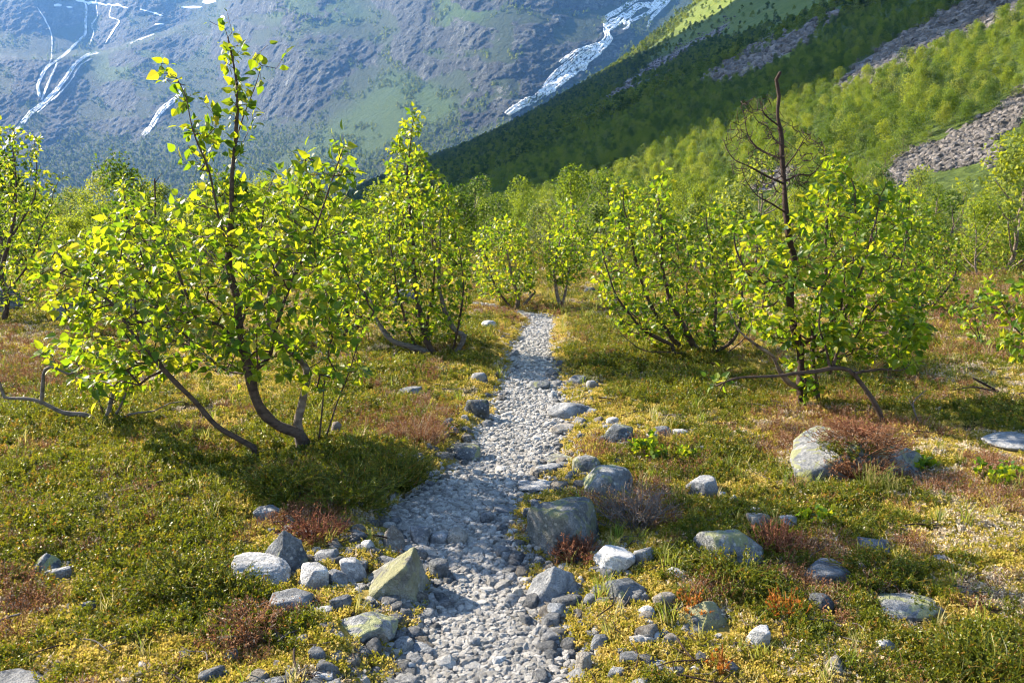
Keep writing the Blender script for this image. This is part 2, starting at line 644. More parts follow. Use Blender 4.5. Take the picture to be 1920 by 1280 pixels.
def H(x, y):
    x = np.asarray(x, float)
    y = np.asarray(y, float)
    r = np.hypot(x, y)
    d = path_dist(x, y) + 0.05 * noise2(x * 6, y * 6, 31)
    veg = sstep(-0.03, 0.30, d)
    veg = np.where(y > PATH_END + 1.5, 1.0, veg)
    mound = 0.045 + 0.05 * fbm2(x * 1.3, y * 1.3, 3, 41) + 0.02 * fbm2(x * 5, y * 5, 2, 43)
    bank = 0.10 * np.exp(-(((x + .95) / .42) ** 2 + ((y - 4.55) / .5) ** 2)) + 0.06 * np.exp(-(((x + 1.9) / .5) ** 2 + ((y - 4.6) / .6) ** 2))
    path = -0.015 + 0.012 * fbm2(x * 4, y * 4, 3, 47)
    far = (0.5 * fbm2(x * .05, y * .05, 3, 51)) * sstep(14, 60, r)
    return hill(x, y) + veg * (mound + bank) * (1 + sstep(10, 40, r)) + (1 - veg) * path + far


def gp(px, py, lift=0.0):
    """The point of the ground seen at a point of the photograph."""
    z = 0.0
    for _ in range(6):
        p = flat_ground(px, py, z)
        z = float(H(p[0], p[1])) + lift
    p[2] = float(H(p[0], p[1]))
    return p


# what grows where: patches given by their centre on the ground, with the size they have in the photograph
GREEN = [(650, 925, 190, 65), (300, 900, 330, 70), (330, 1080, 170, 100), (120, 800, 200, 60), (640, 770, 120, 60), (720, 720, 90, 40), (1180, 690, 170, 55), (1300, 740, 200, 40),
         (1400, 1085, 130, 75), (1610, 1130, 200, 55), (1830, 1230, 160, 50), (1150, 630, 110, 25), (860, 640, 60, 30), (60, 1010, 90, 60), (1880, 790, 80, 40), (1640, 745, 200, 30),
         (480, 1160, 70, 60), (1560, 980, 130, 40), (1330, 870, 100, 40), (1700, 700, 120, 25), (560, 820, 110, 30), (900, 690, 50, 25)]
MOSS = [(140, 1235, 240, 45), (300, 1180, 130, 45), (880, 790, 55, 60), (1110, 810, 90, 40), (1230, 1220, 130, 65), (1660, 1010, 260, 70), (1540, 770, 130, 28), (1800, 775, 90, 28),
        (680, 1215, 110, 50), (1600, 1240, 170, 50), (1420, 840, 90, 25), (1060, 690, 35, 45), (930, 640, 30, 40), (1270, 980, 90, 50), (1090, 1160, 80, 60), (1790, 880, 140, 40), (60, 940, 110, 25),
        (1150, 900, 60, 30), (640, 1130, 60, 25)]
HEATH = [(780, 800, 70, 60), (590, 1000, 60, 25), (1190, 965, 90, 50), (1590, 850, 100, 40), (1200, 855, 80, 30), (1840, 930, 110, 35), (450, 1215, 130, 45), (1830, 590, 130, 50),
         (1320, 1140, 90, 40), (700, 840, 80, 30), (60, 700, 100, 50), (1090, 1030, 40, 25), (1280, 900, 70, 30), (1840, 670, 140, 30), (30, 1130, 80, 40), (950, 590, 60, 15), (1560, 1110, 80, 25)]
LICH = [(90, 975, 90, 22), (1425, 855, 45, 18), (1720, 930, 100, 28), (1850, 690, 120, 28), (1250, 720, 80, 14), (60, 650, 90, 35), (760, 640, 60, 20), (1600, 920, 90, 25), (1880, 1010, 80, 40),
        (200, 960, 100, 20), (1560, 590, 300, 18)]


GRAVEL = [(600, 1050, 110, 45), (700, 1010, 90, 30), (590, 1130, 110, 30), (1130, 1150, 130, 50), (1000, 1210, 130, 60), (1180, 815, 110, 28), (1020, 870, 60, 40), (1080, 745, 60, 30), (720, 1240, 90, 50), (1180, 1050, 80, 30),
          (1270, 1230, 60, 40), (1050, 960, 30, 60), (760, 1130, 60, 40)]


def cover(x, y):
    """Weights of the ground cover at points of the ground."""
    z = np.zeros_like(x)
    px, py, dep = project(np.stack([x, y, z], -1))
    wx = 26 * fbm2(x * 2.2, y * 2.2, 3, 61)
    wy = 16 * fbm2(x * 2.2, y * 2.2, 3, 67)

    def blobs(L):
        o = np.zeros_like(x)
        for cx, cy_, rx, ry in L:
            o = np.maximum(o, np.exp(-(((px + wx - cx) / rx) ** 2 + ((py + wy - cy_) / ry) ** 2)))
        return o
    f1, f2 = fbm2(x * 7.0, y * 7.0, 3, 85), fbm2(x * 8.0 + 5, y * 8.0, 3, 86)
    far_ = sstep(9, 25, np.hypot(x, y)) * .25
    gv = blobs(GRAVEL)
    g = 0.34 + far_ + 0.75 * blobs(GREEN) + 0.45 * fbm2(x * 1.7, y * 1.7, 4, 71) + .55 * f1 - .75 * gv
    m = 0.52 + 0.80 * blobs(MOSS) + 0.50 * fbm2(x * 2.1 + 9, y * 2.1, 4, 73) + .35 * f2 + .25 * gv
    h = 0.13 + 0.80 * blobs(HEATH) + 0.50 * fbm2(x * 2.4 - 5, y * 2.4, 4, 79) - .45 * f1 - .3 * gv
    l = 0.12 + 0.90 * blobs(LICH) + 0.55 * fbm2(x * 2.7, y * 2.7 + 8, 4, 83) - .40 * f2 - .2 * gv
    rt = sstep(1150, 1500, px) * sstep(9, 5, np.hypot(x, y) * 0 + y)
    g, l, h, m = g - .15 * rt, l + .14 * rt, h + .08 * rt, m + .08 * rt
    d = path_dist(x, y)
    edge = np.exp(-((d - 0.08) / 0.16) ** 2) * (y < PATH_END + 1.5)
    m = m + 0.4 * edge
    g = g - 0.65 * edge
    h = h - .2 * edge
    return g, m, h, l, d, (px, py)


NAZ, NR = 620, 500
az = np.radians(np.linspace(-80, 80, NAZ))
rr = np.exp(np.linspace(math.log(0.7), math.log(7500), NR))
AZ, RR = np.meshgrid(az, rr)
gx, gy = (RR * np.sin(AZ)).ravel(), (RR * np.cos(AZ)).ravel()
gz = H(gx, gy)
GV = np.stack([gx, gy, gz], -1)
nr_ = RR.ravel() < 70
cg, cm, ch, cl = (np.full(len(gx), v) for v in (.6, .45, .3, .1))
cd = path_dist(gx, gy)
_c = cover(gx[nr_], gy[nr_])
cg[nr_], cm[nr_], ch[nr_], cl[nr_] = _c[:4]
hz = hill(gx, gy)

SCREE = [[(1640, 350), (1690, 300), (1750, 272), (1840, 232), (1930, 160), (1930, 222), (1885, 245), (1855, 305), (1740, 322), (1665, 358)],
         [(1390, 352), (1440, 322), (1505, 312), (1500, 335), (1440, 358)],
         [(1610, 120), (1700, 62), (1780, 22), (1860, -10), (1960, -40), (1960, 10), (1850, 55), (1770, 92), (1650, 145), (1560, 175)],
         [(1120, 190), (1250, 102), (1380, 30), (1330, 74), (1235, 135), (1160, 185)],
         [(1385, 104), (1440, 66), (1475, 56), (1450, 82), (1400, 108)],
         [(1310, 158), (1430, 92), (1570, 22), (1520, 70), (1370, 160)]]
GRASS_HILL = [[(1215, 110), (1330, -20), (1640, -60), (1560, 20), (1440, 62), (1300, 85)], [(1290, 150), (1400, 112), (1560, 60), (1500, 110), (1380, 165)]]
hp, hq, hd = project(GV)
wz = 9 * fbm2(gx * .028, gy * .028, 3, 91)
sm = np.zeros(len(gx))
for p in SCREE:
    sm = np.maximum(sm, soft_poly(hp + wz, hq + wz * .6, p, 7))
gm = np.zeros(len(gx))
for p in GRASS_HILL:
    gm = np.maximum(gm, soft_poly(hp + wz, hq + wz, p, 10))
onhill = sstep(0.3, 3.0, hz)
sm *= onhill
gm *= onhill
GF = grid_faces(NAZ, NR)
fhill = (hz[GF] > 0.6).all(1)


def sub_mesh(name, V, F, attrs, mat):
    used = np.unique(F)
    remap = np.full(len(V), -1)
    remap[used] = np.arange(len(used))
    return new_mesh(name, V[used], remap[F], True, {k: a[used] for k, a in attrs.items()}, mat)


# ground material: soil, moss carpet, litter, path gravel between the stones
M = Mat('heath_ground')
pos = M.n('NewGeometry').outputs['Position']
na = M.noise(5, 6, .65, pos)
nb = M.noise(45, 5, .7, pos)
nc = M.noise(160, 4, .7, pos)
soil = M.ramp(nb, [(.3, (.035, .024, .014)), (.5, (.085, .06, .03)), (.7, (.16, .12, .055))])
mossc = M.ramp(nb, [(.3, (.16, .12, .03)), (.5, (.30, .22, .05)), (.7, (.44, .33, .085))])
green = M.ramp(nb, [(.3, (.03, .035, .008)), (.5, (.075, .085, .014)), (.7, (.13, .14, .025))])
brown = M.ramp(nb, [(.3, (.06, .03, .018)), (.5, (.14, .08, .045)), (.7, (.24, .15, .09))])
tan = M.ramp(nb, [(.3, (.20, .15, .09)), (.5, (.34, .27, .17)), (.7, (.46, .39, .27))])
c = M.mix(M.math('MULTIPLY', M.attr('green'), .9, clamp=True), soil, green)
c = M.mix(M.math('MULTIPLY', M.attr('heath'), .9, clamp=True), c, brown)
c = M.mix(M.math('MULTIPLY', M.attr('moss'), 1.0, clamp=True), c, mossc)
c = M.mix(M.math('MULTIPLY', M.attr('lich'), .9, clamp=True), c, tan)
grit = M.ramp(nc, [(.3, (.17, .165, .155)), (.5, (.31, .30, .285)), (.7, (.48, .465, .44))])
c = M.mix(M.ramp(M.math('ADD', M.attr('path'), M.math('MULTIPLY', M.math('SUBTRACT', nb, .5), .9)), [(.35, 0.), (.6, 1.)]), c, grit)
MAT['ground'] = M.done(M.principled(c, .9, .15, M.bump(M.math('ADD', nb, nc), .8, .02)))

M = Mat('hillside')
pos = M.n('NewGeometry').outputs['Position']
na = M.noise(.12, 6, .65, pos)
nb = M.noise(1.1, 5, .7, pos)
veg = M.ramp(nb, [(.3, (.028, .045, .012)), (.5, (.05, .075, .016)), (.7, (.085, .11, .022))])
grs = M.ramp(na, [(.3, (.085, .125, .022)), (.5, (.125, .165, .028)), (.7, (.17, .19, .04))])
vo = M.n('TexVoronoi')
vo.inputs['Scale'].default_value = .9
M.L(pos, vo.inputs['Vector'])
scr = M.ramp(vo.outputs['Color'], [(.1, (.10, .092, .092)), (.5, (.20, .18, .18)), (.9, (.32, .29, .28))])
c = M.mix(M.attr('grassy'), veg, grs)
c = M.mix(M.ramp(M.math('ADD', M.attr('scree'), M.math('MULTIPLY', M.math('SUBTRACT', na, .5), .8)), [(.4, 0.), (.6, 1.)]), c, scr)
MAT['hillside'] = M.done(M.principled(c, .9, .1, M.bump(M.math('ADD', nb, vo.outputs['Distance']), .8, .5)))

near = np.clip(1 - cd / .05, 0, 1) * (gy < PATH_END + 4)
ga = {'green': sstep(.45, .7, cg), 'moss': sstep(.55, .8, cm), 'heath': sstep(.5, .75, ch), 'lich': sstep(.5, .75, cl), 'path': sstep(0.06, -0.06, cd + .05 * fbm2(gx * 5, gy * 5, 3, 97)) * (gy < PATH_END + 4)}
gme = sub_mesh('ground', GV, GF[~fhill], ga, MAT['ground'])
ground = add('ground', gme, label='heath covered valley floor of moss, heather and crowberry', kind='structure')
hme = sub_mesh('hillside', GV, GF[fhill], {'scree': sm, 'grassy': gm}, MAT['hillside'])
hillside = add('hillside', hme, label='steep wooded valley side rising beyond the birches', kind='structure')

# ------------------------------------------------------------------ mountains (one wall of rock at the head of the valley)
UU = np.concatenate([np.linspace(-330, -60, 40)[:-1], np.linspace(-60, 1420, 760), np.linspace(1420, 2000, 30)[1:]])
VVv = np.concatenate([np.linspace(440, -20, 300), np.linspace(-20, -60, 12)[1:]])
NU, NV = len(UU), len(VVv)
U, V_ = np.meshgrid(UU, VVv)
warp = 10 * fbm2(U * .02, V_ * .02, 4, 101)
wU, wV = U + warp, V_ + 10 * fbm2(U * .02 + 7, V_ * .02, 4, 103)
ROCK = [([(395, 40), (420, -60), (760, -60), (722, 70), (705, 120), (640, 150), (612, 200), (585, 222), (520, 238), (470, 225), (420, 190), (370, 190), (330, 170), (390, 110)], 1.0),
        ([(716, -60), (1280, -60), (1230, 30), (1150, 100), (1050, 170), (950, 225), (880, 248), (848, 240), (862, 195), (900, 170), (860, 135), (800, 150), (770, 130), (735, 105)], 1.0),
        ([(-60, -60), (420, -60), (412, 30), (300, 62), (180, 100), (60, 60), (-60, 80)], .85),
        ([(-60, 90), (60, 110), (180, 100), (320, 60), (400, 60), (340, 150), (330, 215), (230, 270), (150, 240), (60, 300), (-60, 340)], .62),
        ([(225, 275), (300, 190), (340, 170), (330, 215), (260, 262)], .9)]
rock = np.zeros(U.shape)
for p, w in ROCK:
    rock = np.maximum(rock, w * soft_poly(wU, wV, p, 14))
vegrock = fbm2(U * .018, V_ * .03, 5, 107)
rock = np.clip(rock - sstep(.05, .30, vegrock) * .8, 0, 1)
GRASSM = [[(728, 130), (800, 152), (868, 200), (800, 240), (700, 292), (600, 330), (500, 352), (440, 350), (560, 280), (640, 215), (700, 165)],
          [(820, 0), (960, -10), (900, 40), (830, 60)], [(500, 0), (640, -20), (700, 30), (600, 60), (500, 40)], [(150, 110), (350, 70), (400, 70), (330, 140), (200, 160)]]
grassm = np.zeros(U.shape)
for p in GRASSM:
    grassm = np.maximum(grassm, soft_poly(wU, wV, p, 12))
r0 = np.interp(UU, [-900, -200, 0, 200, 400, 560, 750, 950, 1300, 2000], [5200, 5600, 5500, 4900, 4150, 3400, 2750, 2350, 2080, 2000])
T = ray(U, V_)
hyp = np.hypot(T[..., 0], T[..., 1])
tanE = T[..., 2] / hyp
kb = np.hanning(91)
kb /= kb.sum()
rock_b = np.apply_along_axis(lambda a: np.convolve(np.pad(a, 45, 'edge'), kb, 'valid'), 1, rock)
steep = 0.60 + rock_b * .55
steep = np.maximum(steep, tanE + .18)
rad = np.zeros(U.shape)
rad[0] = r0
for i in range(1, NV):
    dT = np.maximum(tanE[i] - tanE[i - 1], 0)
    rad[i] = rad[i - 1] * (1 + np.minimum(dT / (steep[i] - tanE[i]), .03))
k = np.hanning(25)
k /= k.sum()
rad = np.apply_along_axis(lambda a: np.convolve(np.pad(a, 12, 'edge'), k, 'valid'), 1, rad)
# the farther mountain at the left stands behind the shoulder of the nearer one
back = soft_poly(wU, wV, [(-900, -500), (412, -500), (412, 28), (300, 66), (180, 102), (-900, 140)], 5)
rad = rad + back * 420
mx_, my_ = rad * T[..., 0] / hyp, rad * T[..., 1] / hyp
mz_ = CAMH + rad * tanE
mx_, my_, mz_ = mx_ / 1.6, my_ / 1.6, mz_ / 1.6
big = fbm3(mx_ * .0028, my_ * .0028, mz_ * .0028, 4, 111, .55, True)
gul = fbm3(mx_ * .012, my_ * .012, mz_ * .0035, 4, 117, .6, True)
strat = fbm3(mx_ * .022 - mz_ * .034, my_ * .006, mz_ * .03 + mx_ * .02, 4, 119, .62, True)
fine = fbm3(mx_ * .05, my_ * .05, mz_ * .05, 4, 121, .6)
damp = sstep(430, 380, V_)
rad2 = rad - damp * 1.6 * ((13 - 3 * rock) * big + (4 + 11 * rock) * gul + 15 * rock * strat + (1.5 + 6.5 * rock) * fine)
MV = np.stack([rad2 * T[..., 0] / hyp, rad2 * T[..., 1] / hyp, CAMH + rad2 * tanE + (rad2 * 0)], -1)
M = Mat('mountain_rock')
pos = M.n('NewGeometry').outputs['Position']
mp = M.n('Mapping')
mp.inputs['Scale'].default_value = (1, 1, .45)
mp.inputs['Rotation'].default_value = (0, .35, 0)
M.L(pos, mp.inputs[0])
na = M.noise(.010, 8, .68, mp.outputs[0], .6)
nb = M.noise(.056, 7, .72, pos)
ncc = M.noise(.008, 5, .6, pos)
rk = M.ramp(na, [(.30, (.016, .020, .018)), (.44, (.038, .046, .040)), (.56, (.088, .10, .088)), (.70, (.27, .28, .25))])
mp2 = M.n('Mapping')
mp2.inputs['Rotation'].default_value = (.2, .75, .3)
mp2.inputs['Scale'].default_value = (1, 1, .16)
M.L(pos, mp2.inputs[0])
st = M.noise(.055, 6, .7, mp2.outputs[0], .5)
rk = M.mix(M.ramp(st, [(.38, .75), (.50, 0.)]), rk, (.04, .042, .05))
rk = M.mix(M.ramp(st, [(.56, 0.), (.66, .6)]), rk, (.30, .295, .295))
rk = M.mix(M.ramp(nb, [(.36, .6), (.5, 0.)]), rk, (.03, .032, .034))
vc = M.n('TexVoronoi', feature='DISTANCE_TO_EDGE')
vc.inputs['Scale'].default_value = .022
vw = M.n('VectorMath', operation='ADD')
M.L(mp.outputs[0], vw.inputs[0])
vs_ = M.n('VectorMath', operation='SCALE')
nv = M.n('TexNoise')
nv.inputs['Scale'].default_value = .03
nv.inputs['Detail'].default_value = 4
M.L(pos, nv.inputs['Vector'])
M.L(nv.outputs['Color'], vs_.inputs[0])
vs_.inputs['Scale'].default_value = 60
M.L(vs_.outputs[0], vw.inputs[1])
M.L(vw.outputs[0], vc.inputs['Vector'])
rk = M.mix(M.ramp(vc.outputs['Distance'], [(.02, .75), (.10, 0.)]), rk, (.02, .022, .024))
fo = M.ramp(nb, [(.3, (.018, .032, .010)), (.5, (.032, .054, .015)), (.7, (.05, .072, .02))])
gr = M.ramp(nb, [(.3, (.034, .076, .006)), (.5, (.052, .10, .008)), (.7, (.072, .12, .012))])
c = M.mix(M.attr('grassy'), fo, gr)
c = M.mix(M.ramp(M.math('ADD', M.attr('rock'), M.math('MULTIPLY', M.math('SUBTRACT', M.math('ADD', nb, na), 1.0), 1.1)), [(.34, 0.), (.52, 1.)]), c, rk)
MAT['mountain'] = M.done(M.principled(c, .85, .15, M.bump(M.math('ADD', M.math('ADD', na, nb), M.math('MULTIPLY', st, .8)), 1.0, 26)))
mme = new_mesh('mountain', MV.reshape(-1, 3), grid_faces(NU, NV), True, {'rock': rock.ravel(), 'grassy': grassm.ravel()}, MAT['mountain'])
mountain = add('mountain', mme, label='grey rock wall and green talus at the head of the valley', kind='structure')


def on_mountain(px, py):
    u = np.interp(px, UU, np.arange(NU))
    v = np.interp(-np.asarray(py, float), -VVv, np.arange(NV))
    u0, v0 = np.clip(np.floor(u).astype(int), 0, NU - 2), np.clip(np.floor(v).astype(int), 0, NV - 2)
    fu, fv = (u - u0)[..., None], (v - v0)[..., None]
    return MV[v0, u0] * (1 - fu) * (1 - fv) + MV[v0, u0 + 1] * fu * (1 - fv) + MV[v0 + 1, u0] * (1 - fu) * fv + MV[v0 + 1, u0 + 1] * fu * fv


# unseen mountain to the left, added and shaped to shade the far slopes
def left_shade_flank():
    n, m = 90, 60
    t = np.linspace(0, 1, n)
    RIDGE = KH * np.array([(-1800, 2200, 700), (-1570, 1900, 800), (-1300, 1600, 900), (-1050, 1300, 900), (-690, 880, 640), (-600, 620, 520), (-590, 468, 470), (-650, 360, 140), (-1000, 50, 100)], float)
    FOOT = KH * np.array([(-1600, 2150, -3), (-1330, 1690, -3), (-1080, 1380, -3), (-880, 1120, -3), (-560, 700, -3), (-430, 500, -3), (-400, 350, -3), (-470, 260, -3), (-600, 0, -3)], float)
    rg = np.stack([np.interp(t * 8, np.arange(9), RIDGE[:, i]) for i in range(3)], -1)
    ft = np.stack([np.interp(t * 8, np.arange(9), FOOT[:, i]) for i in range(3)], -1)
    rg[:, 2] *= 1.18
    rg[:, 2] += 25 * fbm2(t * 22, t * 0, 4, 131)
    s = np.linspace(0, 1.6, m)
    V = np.zeros((m, n, 3))
    for i, a in enumerate(s):
        b = min(a, 2 - a)
        V[i] = ft + (rg - ft) * a
        V[i, :, 2] = ft[:, 2] + (rg[:, 2] - ft[:, 2]) * b
    nz = fbm3(V[..., 0] * .003, V[..., 1] * .003, V[..., 2] * .003, 4, 133, .6, True) * 40 * np.sin(np.clip(s, 0, 1) * math.pi)[:, None]
    V[..., 2] += nz
    me = new_mesh('mountain', V.reshape(-1, 3), grid_faces(n, m), True, {'rock': np.full(n * m, .45), 'grassy': np.full(n * m, .3)}, MAT['mountain'])
    return add('mountain', me, label='unseen mountain flank added on the sunny side to shade the far slopes', kind='structure')


left_shade_flank()

# ------------------------------------------------------------------ waterfalls and snow
M = Mat('white_water')
pos = M.n('NewGeometry').outputs['Position']
mpw = M.n('Mapping')
mpw.inputs['Scale'].default_value = (1, 1, .35)
M.L(pos, mpw.inputs[0])
nw = M.noise(.11, 6, .7, mpw.outputs[0], .6)
pw = M.principled(M.ramp(nw, [(.3, (.72, .75, .77)), (.6, (.93, .94, .95))]), .5, .3, M.bump(nw, .6, 3))
tw = M.n('BsdfTransparent')
mw = M.n('MixShader')
M.L(M.ramp(nw, [(.40, 0.), (.50, 1.)]), mw.inputs[0])      # rock shows between the strands of foam
M.L(tw.outputs[0], mw.inputs[1])
M.L(pw, mw.inputs[2])
MAT['water'] = M.done(mw.outputs[0])
M = Mat('old_snow')
MAT['snow'] = M.done(M.principled((.86, .88, .9), .7, .2))


def ribbon(mb, pts, seed):
    """A strand of falling water lying on the rock: arched across, ragged along its edges."""
    P = np.asarray(pts, float)
    Q = smooth_path(P, 3.0)
    n = len(Q)
    s = np.arange(n)
    jx = 3.4 * fbm2(s * .22, s * 0 + seed, 4, seed, .65)
    w = np.where(Q[:, 2] < 9, 1.35, 1.15) * Q[:, 2] * (0.75 + .5 * (fbm2(s * .35, s * 0 + 9, 3, seed + 3)))
    w[0] *= .5
    w[-1] *= .4
    d = np.gradient(Q[:, :2], axis=0)
    d /= np.linalg.norm(d, axis=1, keepdims=True) + 1e-9
    nx = np.stack([-d[:, 1], d[:, 0]], -1)
    c = Q[:, :2] + nx * jx[:, None] * np.clip(Q[:, 2:3] / 6, .25, 1)
    rows = []
    for k, (o, h) in enumerate(((-.5, -2.0), (-.3, .6), (0, 1.0), (.3, .6), (.5, -2.0))):
        e = c + nx * (o * w * (1 + .6 * noise2(s * .9, s * 0 + k, seed + k)))[:, None]
        p = on_mountain(e[:, 0], e[:, 1])
        dirn = p - np.array([0, 0, CAMH])
        dist = np.linalg.norm(dirn, axis=1, keepdims=True)
        rows.append(p - dirn / dist * (5.0 + 2.0 * h))
    V = np.stack(rows, 1).reshape(-1, 3)
    mb.add(V, grid_faces(5, n))


FALLS = [('broad white waterfall foaming down the bare rock beside the wooded slope', [
            [(1248, 0, 13), (1225, 12, 14), (1200, 10, 10), (1178, 26, 12), (1150, 44, 14), (1138, 56, 13), (1142, 72, 13), (1122, 92, 15), (1092, 118, 17), (1062, 142, 15), (1032, 166, 16), (1000, 186, 14), (975, 198, 13), (950, 215, 9)],
            [(1205, -6, 6), (1184, 4, 8), (1160, 20, 8), (1136, 34, 7), (1134, 50, 7)], [(1232, -4, 7), (1222, 20, 6), (1192, 36, 6), (1170, 44, 5), (1176, 26, 4)],
            [(1124, 84, 9), (1092, 96, 10), (1062, 122, 9), (1040, 140, 8), (1024, 158, 7), (1016, 174, 6)], [(1095, 92, 6), (1075, 98, 5), (1050, 118, 5)],
            [(1258, -4, 6), (1240, 16, 5), (1222, 34, 5), (1214, 52, 4)], [(1182, 32, 4), (1178, 50, 4), (1168, 56, 3)]]),
         ('long thin waterfall braiding down the hazy mountain on the far side', [
            [(152, -10, 3), (162, 14, 3), (160, 40, 3.5), (160, 62, 3.5), (146, 78, 3.5), (122, 102, 3.5), (100, 118, 3), (84, 132, 4), (72, 160, 5), (74, 182, 5)],
            [(184, 98, 5), (160, 106, 5), (140, 122, 5), (122, 148, 6), (104, 172, 6), (82, 192, 7), (62, 208, 7), (46, 226, 7), (30, 246, 6), (14, 268, 5), (2, 288, 4)],
            [(108, 118, 3), (98, 140, 3), (86, 168, 3.5), (78, 188, 3)], [(172, 110, 2.5), (150, 124, 2.5), (134, 150, 2.5), (112, 176, 3), (90, 194, 3), (70, 212, 3)],
            [(180, 0, 2.5), (182, 30, 2.5), (172, 48, 3), (176, 62, 2.5), (168, 86, 2)]]),
         ('faint thin stream threading down the blue slope beside the braided waterfall', [
            [(70, 14, 2), (84, 36, 2.5), (96, 62, 2.5), (98, 92, 2.5), (94, 118, 2.5), (80, 132, 2.5)]]),
         ('short thread of meltwater dropping from the snow rimmed ledge', [
            [(210, 12, 2.5), (206, 32, 2.5), (224, 40, 3), (210, 62, 3), (198, 82, 2)]]),
         ('short pale thread of water crossing the dark shoulder below the snow', [[(290, 64, 2.5), (268, 72, 2.5), (244, 82, 2.5)]]),
         ('short white waterfall ending above the talus behind the tall birch shoot', [
            [(345, 164, 5), (328, 186, 6), (308, 202, 8), (296, 216, 8), (284, 236, 8), (268, 254, 6)]])]
for lab, strands in FALLS:
    mb = MB()
    for i, s in enumerate(strands):
        wide = max(q[2] for q in s)
        ribbon(mb, [(a, b, w * .56) for a, b, w in s], 200 + 7 * i)
        for k_, sgn in enumerate((-1, 1, -.6, .7)):
            if wide > 3.2 or k_ == 0:
                i0, i1 = (0, len(s)) if k_ < 2 else (len(s) // 3, len(s))
                if i1 - i0 > 2:
                    ribbon(mb, [(a + sgn * w * .38, b + sgn * w * .27, w * (.30 if k_ < 2 else .16)) for a, b, w in s[i0:i1]], 231 + 7 * i + 13 * k_)
    add('waterfall', mb.mesh('waterfall', MAT['water']), label=lab, cat='waterfall')


def snow(cx, cy_, rx, ry, label, seed):
    n, m = 22, 6
    a = np.linspace(0, 2 * math.pi, n, endpoint=False)
    V, F3, F4 = [], [], []
    rad_ = 1 + .45 * fbm2(np.cos(a) * 1.6 + seed, np.sin(a) * 1.6, 3, seed)
    for j in range(1, m + 1):
        f = j / m
        p = on_mountain(cx + rx * f * rad_ * np.cos(a), cy_ + ry * f * rad_ * np.sin(a))
        d = p - np.array([0, 0, CAMH])
        V.append(p - d / np.linalg.norm(d, axis=1, keepdims=True) * (9 * (1 - f ** 2) + (3 if j < m else -8)))
    p = on_mountain(np.array([cx]), np.array([cy_]))
    d = p - np.array([0, 0, CAMH])
    V = np.vstack([p - d / np.linalg.norm(d) * 12] + V)
    k_ = np.arange(n)
    F3 = np.stack([np.zeros(n, int), 1 + k_, 1 + (k_ + 1) % n], -1)
    for j in range(m - 1):
        o = 1 + j * n
        F4.append(np.stack([o + k_, o + n + k_, o + n + (k_ + 1) % n, o + (k_ + 1) % n], -1))
    add('snow_patch', new_mesh('snow_patch', V, [np.vstack(F4), F3], True, None, MAT['snow']), label=label, cat='snow')


for args in [(108, 10, 8, 3, 'small white snow patch high on the hazy mountain, leftmost of all', 3), (130, 14, 7, 2, 'thin sliver of snow beside the leftmost snow patch', 5),
             (360, 14, 22, 3, 'torn strip of snow on the ledge left of the rock shoulder', 9),
             (392, 3, 14, 5, 'broad snow patch on the topmost ledge by the picture edge', 11), (418, 34, 4.5, 4, 'lone bright snow patch on the shoulder above the tall birch shoot', 13),
             (300, 46, 10, 2, 'thin snow streak below the long snow band', 17)]:
    snow(*args)
mb = MB()
for i, s in enumerate([[(142, 0, 3), (160, 5, 4), (180, 6, 4), (200, 8, 4), (222, 11, 4), (240, 16, 3)], [(262, 18, 2.5), (284, 24, 3), (306, 30, 2.5)]]):
    ribbon(mb, s, 400 + i)
add('snow_patch', mb.mesh('snow_patch', MAT['snow']), label='long narrow snow band along the high ledge at the top', cat='snow')

# ------------------------------------------------------------------ foliage shapes
LEAF_V = np.array([(0, -.34, .02), (.012, -.34, .02), (.012, 0, 0), (-.012, 0, 0),
                   (0, .02, 0), (0, .36, -.02), (0, .68, -.04), (0, 1.0, -.13),
                   (.27, .10, .06), (.37, .32, .07), (.22, .66, .03), (-.27, .10, .06), (-.37, .32, .07), (-.22, .66, .03)])
LEAF_F = np.array([(0, 1, 2, 3), (4, 8, 9, 5), (5, 9, 10, 6), (4, 5, 12, 11), (5, 6, 13, 12)])
LEAF_F3 = np.array([(6, 10, 7), (6, 7, 13)])
LEAF_LOW_V = np.array([(0, 0, 0), (.36, .35, .06), (0, 1, -.1), (-.36, .35, .06), (0, .4, -.03)])
LEAF_LOW_F3 = np.array([(0, 1, 4), (1, 2, 4), (4, 2, 3), (0, 4, 3)])


def unit(v):
    return v / (np.linalg.norm(v, axis=-1, keepdims=True) + 1e-12)


def leaf_frames(D, N):
    """Rotation matrices (columns x, y=leaf axis, z=leaf normal)."""
    y = unit(D)
    x = unit(np.cross(y, N))
    z = np.cross(x, y)
    return np.stack([x, y, z], -1)


def stamp(V0, P, Rm, S):
    return P[:, None, :] + np.einsum('nij,kj->nki', Rm, V0) * S[:, None, None]


def leaves_mesh(name, P, Rm, S, mat, tint, low=False):
    V0 = LEAF_LOW_V if low else LEAF_V
    V = stamp(V0, P, Rm, S)
    n, k = V.shape[:2]
    off = (np.arange(n) * k)[:, None, None]
    Fs = []
    if not low:
        Fs.append((LEAF_F[None] + off).reshape(-1, 4))
        Fs.append((LEAF_F3[None] + off).reshape(-1, 3))
    else:
        Fs.append((LEAF_LOW_F3[None] + off).reshape(-1, 3))
    return new_mesh(name, V.reshape(-1, 3), Fs, False, {'tint': np.repeat(tint, k)}, mat)


